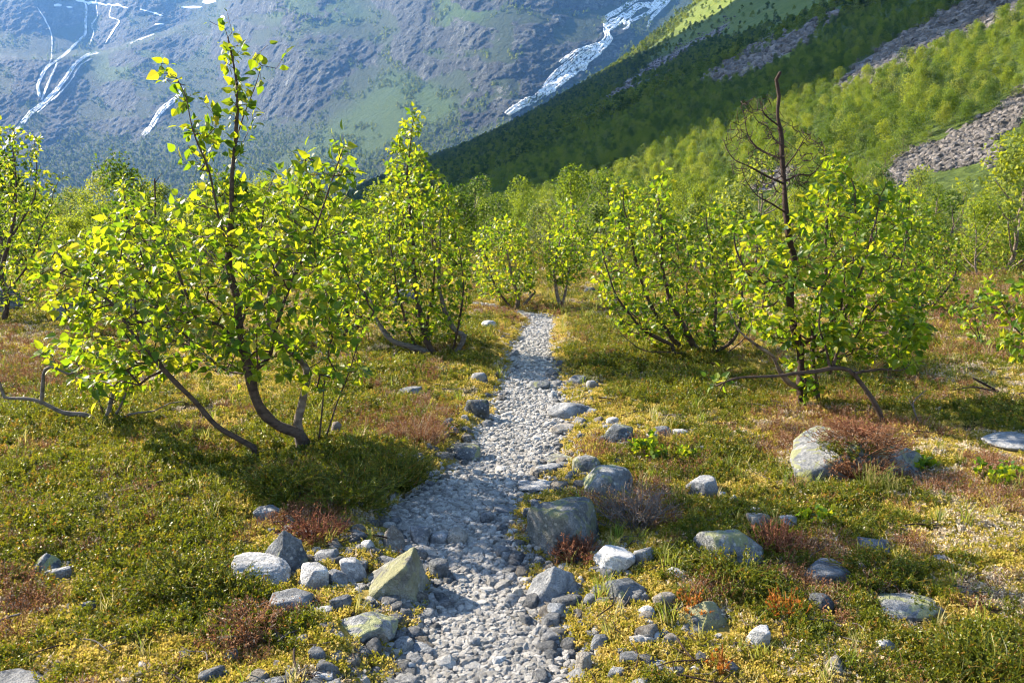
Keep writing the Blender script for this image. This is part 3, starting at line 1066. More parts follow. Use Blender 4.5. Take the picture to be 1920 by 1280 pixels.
def crown_mesh(name, rng, n, leaf, w, h, lobes, mat, base=.15, jit=.5):
    """A far tree's crown: leaf sprays through a lumpy volume, thin at its edge."""
    cs = []
    for i in range(lobes):
        f = rng.uniform(0, 1)
        rad_ = (1 - .75 * f ** 1.5) * rng.uniform(.25, .75)
        a = rng.uniform(0, 2 * math.pi)
        cs.append((math.cos(a) * rad_ * w * .5, math.sin(a) * rad_ * w * .5, h * (base + (1 - base) * f * .92), w * rng.uniform(.16, .27) * (1.15 - .55 * f)))
    cs.append((0, 0, h * .9, w * .14))
    P = np.zeros((n, 3))
    Nn = np.zeros((n, 3))
    for i in range(n):
        c = cs[rng.integers(len(cs))]
        d = unit(rng.normal(size=3))
        d[2] = d[2] * .8 + .15
        q = rng.uniform(.62, 1.06) ** .6
        P[i] = (c[0] + d[0] * c[3] * q, c[1] + d[1] * c[3] * q, c[2] + d[2] * c[3] * q * 1.15)
        Nn[i] = d
    D = unit(rng.normal(size=(n, 3)) + Nn * .5 + np.array([0, 0, -.2]))
    N = unit(rng.normal(size=(n, 3)) * jit + Nn * .8 + np.array([0, 0, .5]))
    S = leaf * rng.uniform(.6, 1.3, n)
    return leaves_mesh(name, P, leaf_frames(D, N), S, mat, rng.uniform(0, .22, n), True)


def trunk_mesh(name, rng, w, h, mat, nb=7):
    mb = MB()
    z = np.linspace(-.3, h * .85, 9)
    path = np.stack([.05 * w * rng.normal(size=9).cumsum() * .4, .05 * w * rng.normal(size=9).cumsum() * .4, z], -1)
    path[0, :2] = path[1, :2] = 0
    mb.tube(path, np.linspace(.021 * h ** .8, .005 * h, 9), 6)
    for i in range(nb):
        f = rng.uniform(.12, .8)
        k_ = f * 8
        a = path[int(k_)]
        ang = rng.uniform(0, 6.28)
        L = w * .5 * (1 - f * .6)
        b = a + np.array([math.cos(ang) * L, math.sin(ang) * L, L * rng.uniform(.5, 1.2)])
        m_ = (a + b) / 2 + np.array([0, 0, -.1 * L])
        mb.tube(smooth_path([a, m_, b], L / 5), np.linspace(.012 * h * (1 - f * .6), .003 * h, len(smooth_path([a, m_, b], L / 5))), 4)
    return mb.mesh(name, mat)


rgf = np.random.default_rng(21)
# shapes of the distant wood (a few metres tall, unit size 1 m wide crown scaled later)
FAR_CROWNS = [crown_mesh('far_crown', rgf, 560, .105, 1.0, 1.1 + .4 * rgf.random(), 7, MAT['leaf_far'], .12, .28) for _ in range(6)]

# ------------------------------------------------------------------ the wood on the slopes
tg, sg = [], []
for t0_, t1_, sp in ((-40, 300, 2.5), (300, 480, 4.0), (480, 900, 5.8), (900, 1640, 7.6)):   # an even wood: one tree to each plot
    a_, b_ = np.meshgrid(np.arange(t0_, t1_, sp), np.arange(28, 1150, sp))
    tg.append((a_ + rgf.uniform(-.42, .42, a_.shape) * sp).ravel())
    sg.append((b_ + rgf.uniform(-.42, .42, a_.shape) * sp).ravel())
t_, s_ = np.concatenate(tg), np.concatenate(sg)
hx, hy = t_ * SS + s_ * CS, t_ * CS - s_ * SS
hzz = H(hx, hy)
P = np.stack([hx, hy, hzz], -1)
qx, qy, qd = project(P)
keep = (qd > 20) & (qx > -200) & (qx < 2100) & (qy > -120) & (hill(hx, hy) > .8)
P, qx, qy, qd = P[keep], qx[keep], qy[keep], qd[keep]
wz = 9 * fbm2(P[:, 0] * .028, P[:, 1] * .028, 3, 91)
scr_ = np.zeros(len(P))
for p in SCREE:
    scr_ = np.maximum(scr_, soft_poly(qx + wz, qy + wz * .6, p, 5))
grs_ = np.zeros(len(P))
for p in GRASS_HILL:
    grs_ = np.maximum(grs_, soft_poly(qx + wz, qy + wz, p, 10))
prob = np.clip(1.0 - 1.02 * scr_, 0, 1) * np.clip(1 - .93 * grs_, 0, 1)
hi = sstep(210, 20, qy) * sstep(1000, 1300, qx)
prob *= 1 - .5 * hi * (fbm2(P[:, 0] * .03, P[:, 1] * .03, 3, 141) > .05)
dens = np.clip(qd / 260, .35, 1.0) ** 1.0
keep = rgf.random(len(P)) < prob * .95
P, qd, qx, qy = P[keep], qd[keep], qx[keep], qy[keep]
hid = np.zeros(len(P), bool)                       # only low scrub stands where crowns would hide the open scree
tall = np.zeros(len(P), bool)
for up_ in (1.2, 3.0, 4.5):
    ux, uy, ud = project(P + np.array([0, 0, up_]))
    for p in SCREE[:2]:
        (hid if up_ < 2 else tall)[in_poly(ux, uy, p) & (qd < 400)] = True
kk = ~hid | (rgf.random(len(P)) < .02)
shrink = np.where(tall, .38, 1.0)[kk]
P, qd, qx, qy = P[kk], qd[kk], qx[kk], qy[kk]
big_ = np.argsort(qd)
vis_ = big_[(qx[big_] > -30) & (qx[big_] < 1950) & (qy[big_] > -30)]
near_t = np.zeros(len(P), bool)
near_t[vis_[:120]] = True
HILL_NEAR = np.column_stack([P[near_t], shrink[near_t]])
for nm_, sel, protos_, big2 in (('far', ~near_t & (qd >= 330), FAR_CROWNS, 1.0), ('near', ~near_t & (qd < 330), None, 1.0)):
    FP = P[sel].copy()
    fs = rgf.uniform(3.2, 5.2, len(FP)) * (1 + .2 * fbm2(FP[:, 0] * .02, FP[:, 1] * .02, 2, 143)) * (1 + .65 * sstep(420, 1300, qd[sel]))
    fs = fs * shrink[sel]
    rot = np.stack([np.zeros(len(FP)), np.zeros(len(FP)), rgf.uniform(0, 6.28, len(FP))], -1)
    FP[:, 2] -= .2
    if protos_ is None:
        HILL_MIDDLE = (FP, fs, rot)
    else:
        scatter('hillside_forest', protos_, FP, rot, np.stack([fs * 1.1, fs * 1.1, fs * rgf.uniform(.62, .95, len(FP))], -1), rgf.integers(0, 6, len(FP)), 'dense green birch wood covering the far part of the valley side')

# trees and scrub on the head wall of the valley
N = 60000
mu = rgf.uniform(-60, 1350, N)
mv = rgf.uniform(-20, 425, N)
ui = np.interp(mu, UU, np.arange(NU)).astype(int)
vi = np.interp(-mv, -VVv, np.arange(NV)).astype(int)
fr = np.clip(1 - rock[vi, ui] * 1.6, 0, 1) * np.clip(1 - .96 * grassm[vi, ui], 0, 1)
cl_ = fbm2(mu * .03, mv * .05, 4, 151)
low = sstep(200, 330, mv)
pr = fr * np.clip(low + sstep(-.05, .25, cl_) * .75, 0, 1)
pr = np.maximum(pr, grassm[vi, ui] * sstep(.22, .34, cl_) * .9)
keep = rgf.random(N) < pr * .75
MP = on_mountain(mu[keep], mv[keep])
ms = rgf.uniform(7, 14, len(MP)) * np.clip(np.linalg.norm(MP, axis=1) / 2600, .6, 1.5)
rot = np.stack([np.zeros(len(MP)), np.zeros(len(MP)), rgf.uniform(0, 6.28, len(MP))], -1)
MP[:, 2] -= 1.5
scatter('mountain_forest', FAR_CROWNS, MP, rot, np.stack([ms, ms, ms * .75], -1), rgf.integers(0, 6, len(MP)), 'dark scrub and forest on the talus below the cliffs')

# ------------------------------------------------------------------ birches close by, each grown to its own shape
LEAF_MESHES = []
for i in range(5):
    v = LEAF_V.copy()
    rg_ = np.random.default_rng(300 + i)
    v[4:, 0] *= rg_.uniform(.8, 1.15)
    v[4:, 2] += rg_.uniform(-.12, .12) * v[4:, 1] ** 2 + rg_.uniform(-.25, .35) * v[4:, 0] ** 2
    LEAF_MESHES.append(new_mesh('leaf', v, [LEAF_F, LEAF_F3], False, {'tint': np.zeros(len(v))}, MAT['leaf']))


def grow(limbs, tips, rng, step, up=.5, path_w=.12, bend=.10):
    """Joins tip points to the limbs, each along the cheapest way; returns nodes, parents and the tips' node numbers."""
    pos, par, plen = [], [], []
    limb_nodes = []
    for path in limbs:
        first = len(pos)
        # a limb springs from an earlier limb where it starts close to one
        p0 = -1
        if pos:
            dd = np.linalg.norm(np.array(pos) - path[0], axis=1)
            if dd.min() < .16:
                p0 = int(dd.argmin())
        for j, q in enumerate(path):
            pos.append(q)
            par.append(p0 if j == 0 else len(pos) - 2)
            pl = 0 if par[-1] < 0 else plen[par[-1]] + np.linalg.norm(q - pos[par[-1]])
            plen.append(pl)
        limb_nodes.append((first, len(pos)))
    cap = len(pos) + len(tips) * 60
    A = np.zeros((cap, 3))
    PL = np.zeros(cap)
    A[:len(pos)] = pos
    PL[:len(pos)] = plen
    n = len(pos)
    base_n = n
    tang = {}
    D0 = np.array([np.linalg.norm(A[:base_n] - t, axis=1).min() for t in tips])
    out = []
    usable = np.ones(cap, bool)
    for first, last in limb_nodes:                 # nothing grows from the lowest end of a limb
        usable[first:first + max(1, int((last - first) * .12))] = False
    for ti in np.argsort(D0):
        t = tips[ti]
        d = np.linalg.norm(A[:n] - t, axis=1)
        drop = np.maximum(0, A[:n, 2] - t[2])
        cost = d + path_w * PL[:n] + up * drop + np.where(usable[:n], 0, 50)
        b = int(cost.argmin())
        v = t - A[b]
        L = np.linalg.norm(v)
        if L < 1e-4:
            continue
        k_ = max(1, int(L / step))
        side = rng.normal(size=3) * bend * L
        sag = np.array([0, 0, -.07 * L])
        last = b
        for j in range(1, k_ + 1):
            f = j / k_
            A[n] = A[b] + v * f + (side + sag) * (4 * f * (1 - f)) * .6 + rng.normal(size=3) * .005 * (f < 1)
            PL[n] = PL[last] + L / k_
            par.append(last)
            last = n
            n += 1
        out.append((b, last))
    return A[:n], np.array(par), base_n, limb_nodes, out


def birch(name, label, base_px, limbs, env, n_tips, leaf, seed, thick=.45, n_leaf_obj=200, leaves_per=(2, 5), part_names=None, group=None, cat='tree', tip_r=.0014, mats=None, dead=(), up=.5, y_off=0.0, low_leaf=False, step=.07, bare_tips=0, dead_env=None):
    rng = np.random.default_rng(seed)
    B = gp(*base_px)
    B[1] += y_off

    def W(px, py, d=0.0):
        dr = ray(px, py)
        t = (B[1] + d) / dr[..., 1]
        p = dr * t[..., None] if np.ndim(t) else dr * t
        return p + np.array([0, 0, CAMH])
    root = add(name, None, loc=B, label=label, cat=cat, group=group)
    paths, radii = [], []
    for (r_a, r_b, pts) in limbs:
        P = smooth_path(np.array([W(*q) for q in pts]), .05 if not low_leaf else .09)
        wob = np.stack([noise2(np.arange(len(P)) * .22, np.full(len(P), seed + 3.1 * len(paths) + k_ * 7), 3) for k_ in range(3)], -1)
        P = P + wob * .020 * np.linspace(0, 1, len(P))[:, None]
        if abs(P[0, 2] - H(P[0, 0], P[0, 1])) < .12:
            P[0, 2] = H(P[0, 0], P[0, 1]) - .06
        paths.append(P)
        radii.append(.74 * np.linspace(r_a, r_b, len(P)) * (1 + .2 * noise2(np.arange(len(P)) * .6, np.full(len(P), seed), 5)))
    tips = []
    for poly, share, th in env:
        poly = np.array(poly, float)
        lo, hi_ = poly.min(0), poly.max(0)
        want = int(n_tips * share)
        got = 0
        while got < want:
            q = rng.uniform(lo, hi_, (want * 3, 2))
            q = q[in_poly(q[:, 0], q[:, 1], poly)][:want - got]
            e = poly_edge_dist(q[:, 0], q[:, 1], poly)
            tt = th * np.sqrt(np.clip(e / (.18 * min(hi_ - lo)), .05, 1))
            tips.append(W(q[:, 0], q[:, 1], rng.uniform(-1, 1, len(q)) * tt))
            got += len(q)
    for i, p in enumerate(paths):
        if i not in dead and not (part_names or {}).get(i, '').startswith(('bare', 'root', 'stump')):
            tips.append(p[-1] + rng.normal(size=(5, 3)) * .05 + np.array([0, 0, .03]))
    tips = np.vstack(tips)
    gz_ = H(tips[:, 0], tips[:, 1])
    tips = tips[tips[:, 2] > gz_ + .06]
    live = [p for i, p in enumerate(paths) if i not in dead]
    A, par, nb_, limb_nodes, ends = grow(live, tips, rng, step, up)
    n = len(A)
    # thickness of the twigs by what they carry
    load = np.zeros(n)
    for b, e in ends:
        load[e] += 1
    for i in range(n - 1, nb_ - 1, -1):
        load[par[i]] += load[i]
    rad_ = tip_r * np.maximum(load, 1) ** .42
    # limbs
    mats = mats or {}
    for i, P in enumerate(paths):
        mb = MB()
        rr_ = radii[i].copy()
        mb.tube(P - B, rr_, 9 if radii[i][0] > .02 else 6)
        add((part_names or {}).get(i, 'branch' if i else 'trunk'), mb.mesh('limb', mats.get(i, MAT['bark'])), root)
    # twigs: chains from each end back to where it left
    mb = MB()
    for b, e in ends:
        ch_ = [e]
        while ch_[-1] != b:
            ch_.append(par[ch_[-1]])
        ch_ = ch_[::-1]
        P = A[ch_] - B
        r_ = rad_[ch_].copy()
        r_[0] = r_[1]
        r_ = np.maximum.accumulate(r_[::-1])[::-1]
        mb.tube(P, r_, 5 if r_[0] > .003 else 3)
    add('twigs', mb.mesh('twigs', MAT['twig']), root, kind='stuff')
    if dead_env is not None:
        dt = rng.uniform(np.min(dead_env, 0), np.max(dead_env, 0), (600, 2))
        dt = dt[in_poly(dt[:, 0], dt[:, 1], dead_env)]
        dt = W(dt[:, 0], dt[:, 1], rng.uniform(-.3, .3, len(dt)))
        A2, par2, nb2, ln2, ends2 = grow([paths[i] for i in dead[1:]], dt, rng, .03, .0, .0, .05)
        mb = MB()
        for b, e in ends2:
            ch_ = [e]
            while ch_[-1] != b:
                ch_.append(par2[ch_[-1]])
            P = A2[ch_[::-1]] - B
            mb.tube(P, np.linspace(.0038, .0015, len(P)), 3)
        add('dead_twigs', mb.mesh('dead_twigs', MAT['deadwood']), root, kind='stuff')
    # leaves
    LP, LD, LN = [], [], []
    for ei, (b, e) in enumerate(ends):
        if ei < bare_tips:
            continue
        ch_ = [e]
        while ch_[-1] != b and len(ch_) < 9:
            ch_.append(par[ch_[-1]])
        P = A[ch_]
        m = rng.integers(leaves_per[0], leaves_per[1] + 1)
        tdir = unit(P[0] - P[-1]) if len(P) > 1 else np.array([0, 0, 1.])
        for j in range(m):
            f = (j / max(1, m)) * min(1.0, .16 / max(.02, np.linalg.norm(P[0] - P[-1])) * 1.2) * (len(P) - 1) if len(P) > 1 else 0
            f = min(f, len(P) - 1.001) if len(P) > 1 else 0
            i0 = int(f)
            p = P[i0] + (P[min(i0 + 1, len(P) - 1)] - P[i0]) * (f - i0)
            out = unit(rng.normal(size=3) + np.array([0, 0, -.15]))
            dvec = unit(out * (1.0 if j else .6) + tdir * (.35 if j else .9) + np.array([0, 0, -.12]))
            LP.append(p + dvec * leaf * .34)
            LD.append(dvec)
            LN.append(unit(rng.normal(size=3) * .75 + np.array([-.15, -.05, .9])))
    LP, LD, LN = np.array(LP), np.array(LD), np.array(LN)
    Rm = leaf_frames(LD, LN)
    S = leaf * (.42 + .85 * rng.random(len(LP)) ** .8)
    tint = rng.uniform(0, 1, len(LP))
    # the leaves that show largest stand alone, the others are the foliage
    px_, py_, dp = project(LP)
    to = unit(np.array([0, 0, CAMH]) - LP)
    area = S ** 2 / dp ** 2 * (.3 + np.abs((Rm[..., 2] * to).sum(-1)))
    solo = np.zeros(len(LP), bool)
    vis = (px_ > -40) & (px_ < 1960)
    order = np.argsort(-np.where(vis, area * rng.uniform(.7, 1.3, len(area)), 0))
    solo[order[:n_leaf_obj]] = True
    for i in np.nonzero(solo)[0]:
        o = add('leaf', LEAF_MESHES[int(rng.integers(5))], root)
        m4 = Matrix((Rm[i] * S[i]).tolist()).to_4x4()
        m4.translation = Vector(LP[i] - B)
        o.matrix_basis = m4
    rest = ~solo
    if rest.any():
        add('foliage', leaves_mesh('foliage', LP[rest] - B, Rm[rest], S[rest], MAT['leaf'], tint[rest], low_leaf), root, kind='stuff')
    return root


# the large birch on the left
birch('birch_tree', 'large spreading birch left of the path with three tall leafy shoots', (574, 848),
      [(.050, .006, [(576, 856, 0), (572, 838, 0), (562, 814, -.02), (522, 798, -.04), (492, 770, -.05), (473, 730, -.05), (461, 673, -.03), (449, 619, 0), (441, 556, 0), (428, 505, .03), (430, 440, .02), (434, 370, 0), (439, 290, 0), (444, 200, -.02), (443, 135, 0), (436, 92, 0), (431, 72, 0)]),
       (.040, .006, [(566, 822, .02), (558, 794, .05), (568, 752, .10), (574, 693, .16), (542, 655, .18), (511, 626, .2), (502, 570, .2), (520, 500, .24), (546, 430, .25), (562, 370, .25), (572, 330, .25)]),
       (.026, .005, [(490, 846, -.12), (446, 822, -.16), (406, 798, -.2), (367, 752, -.22), (332, 716, -.24), (273, 654, -.25), (234, 611, -.22), (207, 568, -.2), (164, 533, -.2), (98, 500, -.2)]),
       (.020, .004, [(473, 696, -.05), (504, 670, -.12), (513, 632, -.16), (535, 560, -.2), (562, 498, -.2), (580, 456, -.2), (604, 395, -.18), (625, 330, -.15), (644, 275, -.12)]),
       (.016, .004, [(459, 668, -.03), (414, 611, -.16), (370, 600, -.22), (348, 548, -.25), (332, 500, -.25), (300, 440, -.22), (262, 400, -.2)]),
       (.012, .003, [(440, 545, 0), (420, 440, -.05), (412, 410, -.06), (390, 320, -.1), (367, 255, -.12), (345, 185, -.12), (325, 150, -.12), (312, 142, -.12)]),
       (.008, .0025, [(438, 300, 0), (447, 250, .04), (462, 205, .06), (480, 150, .08), (487, 124, .08)]),
       (.010, .003, [(597, 838, .04), (602, 790, .02), (612, 700, 0), (624, 630, -.02)]),
       (.010, .003, [(606, 836, .08), (628, 770, .08), (648, 710, .06), (672, 650, .04), (690, 596, .02)]),
       (.016, .004, [(466, 700, -.04), (420, 690, .12), (360, 640, .28), (300, 560, .36), (250, 500, .4), (190, 450, .42)]),
       (.014, .004, [(449, 619, 0), (480, 520, .3), (490, 440, .36), (500, 380, .38), (515, 335, .38)])],
      [([(70, 520), (95, 470), (150, 445), (210, 395), (262, 372), (330, 360), (385, 385), (440, 400), (480, 350), (530, 325), (565, 292), (620, 296), (655, 268), (668, 340), (676, 430), (690, 520), (692, 610), (690, 690), (650, 740), (600, 740), (545, 700), (470, 720), (400, 700), (330, 690), (270, 735), (190, 740), (120, 680), (150, 620), (100, 580)], .93, .6),
       ([(417, 52), (440, 42), (452, 70), (452, 130), (462, 205), (490, 150), (482, 122), (505, 120), (492, 160), (470, 240), (466, 330), (470, 400), (400, 400), (425, 330), (428, 250), (424, 140)], .04, .05),
       ([(300, 150), (322, 130), (345, 150), (362, 190), (396, 190), (415, 230), (400, 330), (410, 400), (350, 390), (330, 300), (340, 220), (322, 180)], .035, .06)],
      1400, .057, 11, thick=.5, n_leaf_obj=300, leaves_per=(2, 4), mats={1: MAT['bark_pale'], 0: MAT['bark']},
      part_names={0: 'trunk', 1: 'trunk', 7: 'shoot', 8: 'shoot'})

# the birch in the middle, left of the path
birch('birch_tree', 'slender cone shaped birch with crooked grey stems left of the path', (815, 668),
      [(.050, .006, [(828, 676, 0), (815, 664, 0), (800, 640, .02), (790, 600, .05), (780, 540, .05), (775, 470, 0), (770, 400, 0), (765, 330, 0), (770, 280, 0), (776, 222, 0)]),
       (.055, .012, [(810, 672, -.02), (790, 655, -.08), (765, 648, -.12), (740, 640, -.16), (720, 620, -.15), (700, 585, -.1), (690, 540, -.05)]),
       (.045, .010, [(848, 674, 0), (862, 650, .02), (870, 630, .03), (850, 615, .06), (830, 570, .1), (822, 500, .1), (826, 430, .1), (835, 380, .1)]),
       (.030, .006, [(806, 668, .05), (800, 620, .2), (810, 560, .3), (815, 480, .3), (800, 400, .3)]),
       (.025, .005, [(780, 652, -.1), (760, 600, -.2), (745, 540, -.25), (735, 470, -.25), (725, 400, -.2)]),
       (.020, .004, [(848, 660, .02), (862, 600, -.2), (868, 540, -.25), (860, 470, -.25), (850, 420, -.2)]),
       (.022, .008, [(744, 652, -.15), (738, 668, -.2), (728, 672, -.22), (720, 668, -.25)])],
      [([(772, 208), (792, 212), (786, 260), (800, 300), (826, 330), (850, 360), (866, 400), (880, 460), (885, 540), (878, 600), (850, 630), (800, 640), (740, 630), (700, 590), (690, 520), (700, 440), (700, 380), (725, 350), (722, 260), (745, 265), (750, 230)], 1.0, .75)],
      1150, .056, 23, thick=.7, n_leaf_obj=260, leaves_per=(2, 5), mats={1: MAT['greywood'], 2: MAT['greywood'], 6: MAT['greywood']}, part_names={6: 'root'})

# bushy birch on the right of the path
birch('birch_tree', 'broad bushy birch with many leaning stems just right of the path', (1310, 668),
      [(.050, .006, [(1318, 672, 0), (1296, 640, -.02), (1276, 600, -.05), (1256, 560, -.06), (1242, 500, -.08), (1240, 440, -.08), (1236, 380, -.06), (1244, 336, -.06)]),
       (.040, .006, [(1300, 668, .05), (1262, 636, .05), (1226, 580, .05), (1200, 520, .03), (1182, 450, 0), (1172, 390, 0), (1166, 352, 0)]),
       (.030, .006, [(1268, 650, -.1), (1210, 620, -.15), (1165, 570, -.2), (1140, 510, -.2), (1128, 460, -.2)]),
       (.030, .006, [(1338, 660, .05), (1340, 610, .05), (1342, 540, .1), (1336, 470, .1), (1325, 400, .1)]),
       (.028, .005, [(1322, 668, -.1), (1372, 640, -.2), (1390, 590, -.25), (1392, 520, -.25), (1385, 450, -.2)]),
       (.022, .005, [(1290, 655, .15), (1288, 580, .3), (1290, 500, .35), (1288, 430, .35)]),
       (.014, .004, [(1300, 664, -.15), (1250, 660, -.3), (1200, 655, -.35), (1160, 620, -.35)]),
       (.012, .004, [(1360, 664, -.1), (1392, 640, -.15), (1412, 615, -.2)])],
      [([(1150, 350), (1170, 338), (1200, 352), (1236, 330), (1254, 340), (1262, 400), (1290, 420), (1330, 388), (1350, 380), (1375, 420), (1400, 480), (1410, 560), (1400, 620), (1360, 650), (1300, 640), (1230, 645), (1170, 620), (1130, 570), (1112, 510), (1108, 450), (1120, 420), (1142, 400)], 1.0, .85)],
      1300, .056, 37, n_leaf_obj=260, leaves_per=(2, 5), part_names={6: 'shoot', 7: 'shoot'})

# birch with the dead top on the right
birch('birch_tree', 'birch right of the path with a dead dark bare trunk above its leafy crown', (1508, 762),
      [(.050, .015, [(1506, 772, 0), (1504, 740, 0), (1502, 690, 0), (1500, 650, .01), (1486, 600, .02), (1482, 540, .02), (1490, 500, .02), (1480, 450, 0), (1474, 400, 0), (1471, 350, 0), (1466, 300, 0), (1464, 250, 0), (1461, 215, 0), (1460, 180, 0), (1452, 150, 0), (1460, 136, -.03)]),
       (.030, .008, [(1536, 776, .06), (1530, 720, .06), (1524, 660, .1), (1528, 600, .15), (1545, 520, .2), (1552, 440, .2), (1556, 380, .2), (1560, 310, .2)]),
       (.030, .006, [(1502, 728, 0), (1480, 718, -.1), (1462, 694, -.15), (1450, 668, -.2), (1425, 650, -.25), (1390, 620, -.3), (1370, 580, -.3)]),
       (.022, .006, [(1484, 530, .02), (1450, 530, -.1), (1410, 520, -.2), (1385, 480, -.25), (1376, 430, -.25)]),
       (.022, .006, [(1500, 650, .01), (1540, 620, -.2), (1590, 570, -.3), (1620, 500, -.32), (1640, 420, -.3), (1650, 370, -.3)]),
       (.018, .005, [(1524, 668, .1), (1570, 640, .2), (1630, 590, .28), (1680, 520, .3), (1700, 450, .3), (1708, 370, .3)]),
       (.016, .005, [(1556, 700, -.1), (1575, 640, -.25), (1590, 560, -.3), (1600, 480, -.3), (1606, 400, -.3)]),
       (.012, .003, [(1471, 345, 0), (1440, 330, -.06), (1410, 312, -.1), (1382, 300, -.14), (1366, 282, -.16), (1354, 262, -.16)]),
       (.012, .003, [(1468, 300, 0), (1445, 290, .05), (1420, 276, .1), (1402, 250, .12), (1396, 215, .12), (1388, 196, .12)]),
       (.010, .003, [(1465, 240, 0), (1444, 222, -.05), (1432, 205, -.08), (1430, 182, -.08)]),
       (.012, .003, [(1472, 340, 0), (1498, 328, .08), (1520, 330, .12), (1536, 312, .14), (1545, 290, .14)]),
       (.009, .002, [(1469, 318, 0), (1490, 292, -.08), (1508, 262, -.12), (1524, 250, -.14)]),
       (.010, .003, [(1475, 400, 0), (1445, 380, -.12), (1420, 366, -.16), (1400, 340, -.18), (1392, 316, -.18)]),
       (.008, .002, [(1464, 270, 0), (1452, 262, .03), (1440, 236, .06), (1424, 226, .08), (1412, 206, .08)]),
       (.007, .002, [(1466, 330, 0), (1440, 345, .1), (1420, 340, .15), (1398, 322, .18)])],
      [([(1380, 430), (1400, 400), (1440, 420), (1470, 420), (1500, 390), (1540, 320), (1560, 290), (1590, 300), (1610, 340), (1650, 350), (1690, 370), (1725, 420), (1742, 500), (1740, 580), (1720, 650), (1690, 680), (1640, 670), (1570, 690), (1510, 660), (1460, 640), (1410, 620), (1380, 560), (1370, 490)], .93, .7),
       ([(1440, 610), (1520, 600), (1560, 650), (1590, 660), (1540, 700), (1460, 680)], .04, .3), ([(1496, 690), (1530, 690), (1540, 756), (1500, 756)], .03, .12)],
      1050, .058, 53, n_leaf_obj=300, leaves_per=(2, 5), dead=(0, 7, 8, 9, 10, 11, 12, 13, 14), dead_env=[(1350, 260), (1385, 190), (1440, 170), (1470, 220), (1530, 240), (1555, 290), (1530, 340), (1480, 370), (1420, 380), (1380, 340)],
      mats={0: MAT['deadwood'], 1: MAT['bark'], 2: MAT['bark_pale'], **{k_: MAT['deadwood'] for k_ in range(7, 15)}},
      part_names={0: 'dead_trunk', **{k_: 'dead_branch' for k_ in range(7, 15)}})

# far left, cut by the picture edge
birch('birch_tree', 'leafy birch cut off by the left edge of the picture', (8, 604),
      [(.050, .006, [(6, 612, 0), (14, 560, 0), (2, 520, 0), (20, 440, .05), (30, 380, .05), (28, 310, .05), (24, 250, .05)]),
       (.040, .006, [(0, 608, .1), (-30, 540, .1), (-50, 440, .1), (-40, 330, .1)]),
       (.022, .005, [(14, 545, 0), (50, 500, -.1), (80, 430, -.15), (100, 370, -.15), (110, 330, -.15)]),
       (.022, .005, [(18, 450, .05), (60, 380, .15), (70, 320, .2), (66, 262, .2)])],
      [([(0, 225), (40, 240), (75, 255), (78, 300), (110, 335), (115, 400), (140, 450), (110, 520), (90, 570), (20, 580), (-120, 580), (-140, 400), (-80, 260)], 1.0, .9)],
      680, .058, 71, n_leaf_obj=120, leaves_per=(3, 5), low_leaf=False)

# small low bush with grey fallen limbs, left foreground
birch('birch_shrub', 'low straggling birch with a bare grey looping limb, at the left of the large birch', (190, 790),
      [(.026, .010, [(196, 796, 0), (176, 786, 0), (160, 778, -.02), (120, 775, -.05), (80, 756, -.08), (48, 748, -.1), (8, 742, -.1), (2, 726, -.1), (-6, 706, -.1)]),
       (.018, .008, [(78, 758, -.08), (80, 730, -.08), (84, 694, -.08), (104, 692, -.1), (130, 704, -.1), (150, 690, -.1)]),
       (.026, .006, [(196, 796, 0), (208, 760, .02), (216, 730, .05), (222, 690, .05)]),
       (.016, .006, [(200, 794, .02), (220, 774, .02), (236, 740, 0), (240, 716, 0)]),
       (.012, .004, [(206, 796, -.02), (246, 776, -.05), (290, 770, -.06), (320, 756, -.06), (350, 752, -.06)]),
       (.010, .004, [(200, 790, .02), (180, 740, .1), (160, 700, .15), (130, 660, .15)])],
      [([(50, 650), (90, 630), (150, 620), (200, 640), (240, 690), (250, 740), (200, 760), (150, 730), (110, 690)], 1.0, .3)],
      70, .07, 83, n_leaf_obj=90, leaves_per=(2, 4), cat='shrub', mats={0: MAT['greywood'], 1: MAT['greywood'], 2: MAT['greywood'], 3: MAT['greywood'], 4: MAT['greywood']},
      part_names={0: 'bare_limb', 1: 'bare_limb', 2: 'branch', 3: 'branch', 4: 'bare_limb', 5: 'branch'})

# bent bare stem that crosses in front of the dead topped birch
birch('birch_shrub', 'bare bent birch stem leaning from the heather boulder, with leafy upright shoots', (1660, 797),
      [(.028, .009, [(1662, 804, 0), (1648, 772, 0), (1632, 744, .0), (1612, 716, .02), (1592, 694, .03), (1566, 690, .02), (1530, 696, -.02), (1480, 700, -.06), (1420, 704, -.1), (1372, 710, -.12), (1342, 720, -.12)]),
       (.020, .005, [(1600, 700, .02), (1640, 694, .1), (1680, 692, .16), (1700, 684, .2)]),
       (.014, .004, [(1556, 692, .02), (1548, 650, 0), (1534, 600, -.05), (1540, 540, -.08)]),
       (.016, .004, [(1562, 690, .02), (1572, 640, .05), (1580, 560, .08), (1586, 480, .1)]),
       (.012, .003, [(1672, 692, .16), (1694, 660, .14), (1712, 620, .12), (1716, 580, .12)]),
       (.008, .003, [(1362, 712, -.12), (1352, 728, -.1), (1346, 742, -.08)])],
      [([(1660, 590), (1700, 560), (1740, 590), (1736, 640), (1700, 690), (1670, 660)], .55, .2), ([(1520, 560), (1600, 480), (1612, 560), (1580, 650), (1540, 640)], .45, .2)],
      90, .07, 97, n_leaf_obj=100, leaves_per=(2, 5), cat='shrub', mats={0: MAT['bark'], 1: MAT['bark']}, part_names={0: 'stem', 1: 'branch', 2: 'shoot', 3: 'shoot', 4: 'shoot', 5: 'bare_twig'})

